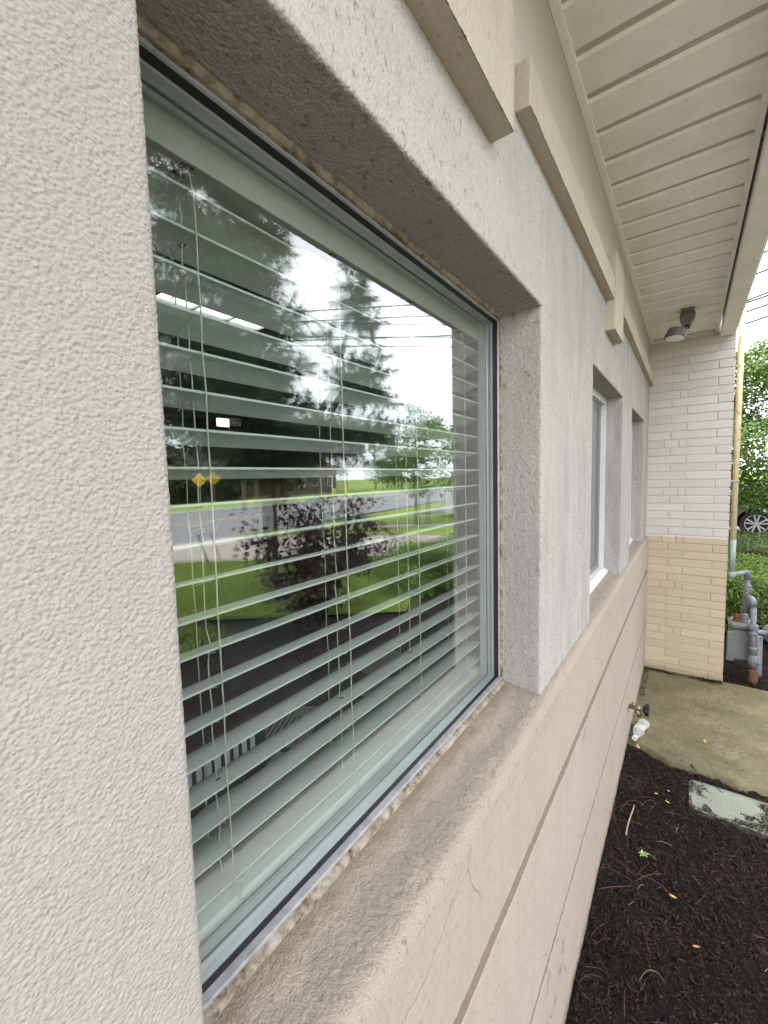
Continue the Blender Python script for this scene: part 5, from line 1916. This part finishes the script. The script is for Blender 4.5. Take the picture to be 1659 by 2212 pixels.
ring(rim, -0.178, 0.178, 0.732, 0.928, 0.0, 0.006, 0.0335, 0.0345)
rim.build('border', 'sign_ink', pl)
text_mesh('Entrance', 0.088, 'sign_ink', pl, (0, 0.0345, 0.872), (R(90), 0, R(180)))
text_mesh('Entrada', 0.088, 'sign_ink', pl, (0, 0.0345, 0.790), (R(90), 0, R(180)))

# warning sign and pole across the street
WS = empty('warning_sign', (15.2, -25.6, 0), R(35))
tag(WS, 'yellow diamond warning sign across the street', 'sign')
m_ = MB(); m_.tube([(0, 0, 0), (0, 0, 2.3)], 0.03, 8); m_.build('post', 'galvanised', WS)
m_ = MB(); m_.prism([(0, 1.45), (0.48, 1.93), (0, 2.41), (-0.48, 1.93)], 'y', 0.03, 0.036); m_.build('panel', 'sign_yellow', WS)
HY = empty('fire_hydrant', (30.5, -25.6 - 2.2, 0))
tag(HY, 'yellow fire hydrant across the street in the reflection', 'hydrant')
m_ = MB(); m_.lathe((0, 0, 0), (0, 0, 1), [(0.20, 0), (0.20, 0.05), (0.14, 0.06), (0.14, 0.62), (0.18, 0.64), (0.18, 0.68), (0.13, 0.78), (0.05, 0.86), (0.03, 0.92)], 16); m_.build('barrel', 'sign_yellow', HY)
for s_ in (-1, 1):
    m_ = MB(); m_.lathe((0.13 * s_, 0, 0.48), (s_, 0, 0), [(0.07, 0), (0.07, 0.08), (0.04, 0.11)], 12); m_.build('outlet', 'sign_yellow', HY)

def house(x, y, rz, w, d, h, wall, label):
    H_ = empty('house', (x, y, 0), rz)
    tag(H_, label, 'building', 'houses across the street')
    m_ = MB(); m_.box(-w / 2, w / 2, -d / 2, d / 2, -0.1, h); m_.build('wall', wall, H_)
    m_ = MB(); m_.prism([(-d / 2 - 0.4, h), (0, h + d * 0.28), (d / 2 + 0.4, h), (d / 2 + 0.4, h - 0.12), (-d / 2 - 0.4, h - 0.12)], 'x', -w / 2 - 0.4, w / 2 + 0.4); m_.build('roof', 'roof_shingle', H_)
    n = max(2, int(w / 2.6))
    for i in range(n):
        cx = -w / 2 + (i + 0.5) * w / n
        if i == n // 2:
            m_ = MB(); m_.box(cx - 0.5, cx + 0.5, d / 2 + 0.003, d / 2 + 0.06, 0, 2.1); m_.build('door', 'room_wall', H_)
            continue
        fr = MB(); ring(fr, cx - 0.6, cx + 0.6, 0.9, 2.2, 0, 0.09, d / 2, d / 2 + 0.08); fr = fr.build('window', 'white_vinyl', H_)
        m_ = MB(); m_.box(cx - 0.52, cx + 0.52, d / 2 + 0.01, d / 2 + 0.03, 0.98, 2.12); m_.build('pane', 'window_dark', fr)
house(19.5, -37.5, R(-9), 9, 7, 3.0, 'house_brown', 'dark brown low house across the street in the reflection')
house(36, -41, R(-9), 12, 7, 3.2, 'house_brown', 'long brown building across the street further right')
house(7.0, -38, R(-9), 8, 7, 2.9, 'house_cream', 'pale house across the street behind the pine reflection')

# utility poles and wires
def pole(x, y, h, label):
    P_ = empty('utility_pole', (x, y, 0))
    tag(P_, label, 'pole', 'utility poles')
    m_ = MB(); m_.tube([(0, 0, -0.1), (0, 0, h)], [0.15, 0.10], 10); m_.build('shaft', 'wood_pole', P_)
    m_ = MB(); m_.cbox(-0.06, 0.06, -1.1, 1.1, h - 0.7, h - 0.55, 0.01); m_.build('crossarm', 'wood_pole', P_)
    for dy in (-0.95, -0.4, 0.4, 0.95):
        m_ = MB(); m_.lathe((0, dy, h - 0.55), (0, 0, 1), [(0.03, 0), (0.05, 0.04), (0.03, 0.09), (0.02, 0.12)], 8); m_.build('insulator', 'galvanised', P_)
pole(16.0, -22.0, 11.0, 'wooden utility pole on the near side of the street')
pole(16.0, 14.0, 6.5, 'wooden utility pole beyond the building')
def wire(a, c, label, sag=0.12, rad=0.028):
    pts = limb_pts(a, c, 14, sag, 0.0)
    m_ = MB(); m_.tube(pts, rad, 5)
    o = m_.build('power_line', 'wire_black')
    tag(o, label, 'wire', 'overhead power lines')
WX = 16.0
zz = [(8.9, 5.0), (8.35, 4.4), (7.75, 3.95), (7.6, 3.8), (7.2, 3.4), (6.65, 2.95)]
LB = ['topmost', 'second', 'third', 'fourth', 'fifth', 'lowest']
# slopes measured against the eave: lines climb toward the street
for i, (z_far, _) in enumerate(zz):
    z1 = [7.75, 7.25, 6.62, 6.55, 6.30, 5.98][i]
    sl = [0.20, 0.20, 0.24, 0.18, 0.21, 0.20][i]
    wire((WX, 13.5, z1 - sl * 15.2), (WX, -21.5, z1 + sl * 19.8), LB[i] + ' thin dark wire crossing the sky beside the eave', 0.1)

# parked cars
def car(x, y, rz, paint, label, h=1.68, L=4.6):
    C_ = empty('parked_car', (x, y, -0.02), rz)
    tag(C_, label, 'car', 'cars parked on the lot')
    w = 0.92
    # side profile along local x (front = +x)
    prof = [(-L / 2, 0.42), (-L / 2 - 0.02, 0.75), (-L / 2 + 0.06, 1.02), (-L / 2 + 0.30, h - 0.10), (-L / 2 + 0.75, h), (0.25, h), (0.70, h - 0.12), (1.18, 1.06), (1.95, 0.96), (L / 2 - 0.06, 0.78), (L / 2, 0.55), (L / 2 - 0.03, 0.32), (L / 2 - 0.25, 0.24)]
    wb = (-1.36, 1.40)
    low = []
    for cx in wb[::-1]:
        for k in range(13):
            a = math.pi * k / 12
            low.append((cx + 0.42 * math.cos(a), 0.34 + 0.42 * math.sin(a) if math.sin(a) > 0 else 0.24))
        low[-13] = (cx + 0.42, 0.24)
        low[-1] = (cx - 0.42, 0.24)
    prof2 = prof + low + [(-L / 2 + 0.2, 0.24)]
    b = MB()
    n = len(prof2)
    sec = []
    for s_, k in ((-1, 0.0), (-1, 1.0), (1, 1.0), (1, 0.0)):
        for (px, pz) in prof2:
            t_ = max(0, (pz - 0.95) / (h - 0.95))
            ww = (w if k == 0.0 else w - 0.06) - 0.17 * t_
            cx, cz = 0, 0.75
            kk = 1.0
            if k == 0.0:
                sec.append((px * 0.995, s_ * (ww), cz + (pz - cz) * 0.985))
            else:
                sec.append((px, s_ * (ww - 0.02), pz))
    # order: outer left, inner left, inner right, outer right
    b.v = sec
    for r_ in range(3):
        for i in range(n):
            j = (i + 1) % n
            b.f.append((r_ * n + i, r_ * n + j, (r_ + 1) * n + j, (r_ + 1) * n + i))
    b.f.append(tuple(range(n - 1, -1, -1)))
    b.f.append(tuple(range(3 * n, 4 * n)))
    b.build('body', paint, C_)
    for s_ in (-1, 1):
        y0 = s_ * (w - 0.035)
        for q in ([(-1.75, 1.10), (-1.55, h - 0.20), (-0.75, h - 0.15), (-0.72, 1.08)], [(-0.64, 1.08), (-0.66, h - 0.15), (0.20, h - 0.15), (0.28, 1.07)], [(0.36, 1.07), (0.28, h - 0.16), (0.52, h - 0.20), (0.98, 1.08)]):
            v = []
            for yy in (0.0, -0.02 * s_):
                for (px, pz) in q:
                    t_ = max(0, (pz - 0.95) / (h - 0.95))
                    v.append((px, s_ * (w + 0.004 - 0.17 * t_) + yy, pz))
            m_ = MB(); m_.add(v, [(0, 1, 2, 3), (7, 6, 5, 4), (0, 4, 5, 1), (1, 5, 6, 2), (2, 6, 7, 3), (3, 7, 4, 0)]); m_.build('side_window', 'car_glass', C_)
        m_ = MB(); m_.cbox(-0.95, 0.95, min(y0, y0 + 0.05 * s_), max(y0, y0 + 0.05 * s_), 0.24, 0.36, 0.015); m_.build('sill_trim', 'car_trim', C_)
        m_ = MB(); m_.cbox(L / 2 - 0.34, L / 2 - 0.05, s_ * 0.70 - 0.16, s_ * 0.70 + 0.16, 0.70, 0.84, 0.02); m_.build('headlight', 'lens_white', C_)
        m_ = MB(); m_.cbox(-L / 2 - 0.025, -L / 2 + 0.12, s_ * 0.74 - 0.12, s_ * 0.74 + 0.12, 0.86, 1.05, 0.02); m_.build('tail_light', 'lamp_red', C_)
        m_ = MB(); m_.cbox(0.78, 0.94, s_ * (w + 0.10) - 0.09, s_ * (w + 0.10) + 0.09, 1.04, 1.18, 0.03); m_.build('mirror', paint, C_)
    ws = MB(); ws.add([(0.66, -0.68, h - 0.12), (0.66, 0.68, h - 0.12), (1.16, 0.80, 1.085), (1.16, -0.80, 1.085), (0.69, -0.68, h - 0.10), (0.69, 0.68, h - 0.10), (1.19, 0.80, 1.10), (1.19, -0.80, 1.10)], [(4, 5, 6, 7), (0, 3, 2, 1), (0, 1, 5, 4), (2, 3, 7, 6), (1, 2, 6, 5), (3, 0, 4, 7)]); ws.build('windscreen', 'car_glass', C_)
    for cx in wb:
        for s_ in (-1, 1):
            tw = MB(); tw.lathe((cx, s_ * (w - 0.13), 0.345), (0, s_, 0), [(0.20, -0.10), (0.31, -0.10), (0.342, -0.075), (0.345, 0.06), (0.335, 0.10), (0.30, 0.115), (0.242, 0.112), (0.236, 0.09)], 36)
            tw = tw.build('wheel', 'tyre', C_, smooth=False)
            rm_ = MB()
            rm_.lathe((cx, s_ * (w - 0.13), 0.345), (0, s_, 0), [(0.05, 0.02), (0.05, 0.098), (0.035, 0.105)], 20)
            rm_.v = list(rm_.v)
            # rim hoop
            k = 40
            v = []
            for (rr, hh_) in ((0.240, 0.108), (0.226, 0.112), (0.222, 0.06), (0.240, 0.06)):
                for i in range(k):
                    a = 2 * math.pi * i / k
                    v.append((cx + rr * math.cos(a), s_ * (w - 0.13 + hh_), 0.345 + rr * math.sin(a)))
            f = []
            for r_ in range(4):
                for i in range(k):
                    j = (i + 1) % k
                    f.append((r_ * k + i, r_ * k + j, ((r_ + 1) % 4) * k + j, ((r_ + 1) % 4) * k + i))
            rm_.add(v, f)
            for sp in range(5):
                for da in (-0.16, 0.16):
                    a = sp * 2 * math.pi / 5 + math.pi / 2
                    a2 = a + da * 1.5
                    q = []
                    for (rr, aa, wd) in ((0.035, a + da * 0.8, 0.016), (0.228, a2, 0.019)):
                        ux, uz = math.cos(aa), math.sin(aa)
                        for sg in (-1, 1):
                            q.append((cx + rr * ux - sg * wd * uz, 0.345 + rr * uz + sg * wd * ux))
                    v = []
                    for hh_ in (0.070, 0.104):
                        for t_ in q:
                            v.append((t_[0], s_ * (w - 0.13 + hh_), t_[1]))
                    rm_.add(v, [(0, 1, 3, 2), (4, 6, 7, 5), (0, 4, 5, 1), (2, 3, 7, 6), (0, 2, 6, 4), (1, 5, 7, 3)])
            rm_.build('rim', 'alloy', tw)
            dk = MB(); dk.lathe((cx, s_ * (w - 0.13), 0.345), (0, s_, 0), [(0.224, 0.0), (0.224, 0.012)], 28); dk.build('brake_disc', 'car_trim', tw)
    return C_
# front wheel centre (local x=1.40) must stand at y=-1.72; the front points to the building (+y)
car(14.2 + 0.79, -1.72 - 1.40, R(90), 'car_silver', 'dark silver car whose front wheel shows behind the hedge')
car(17.3, -6.2, R(60), 'car_white', 'white car parked beyond the grass island, mirrored at the window edge')
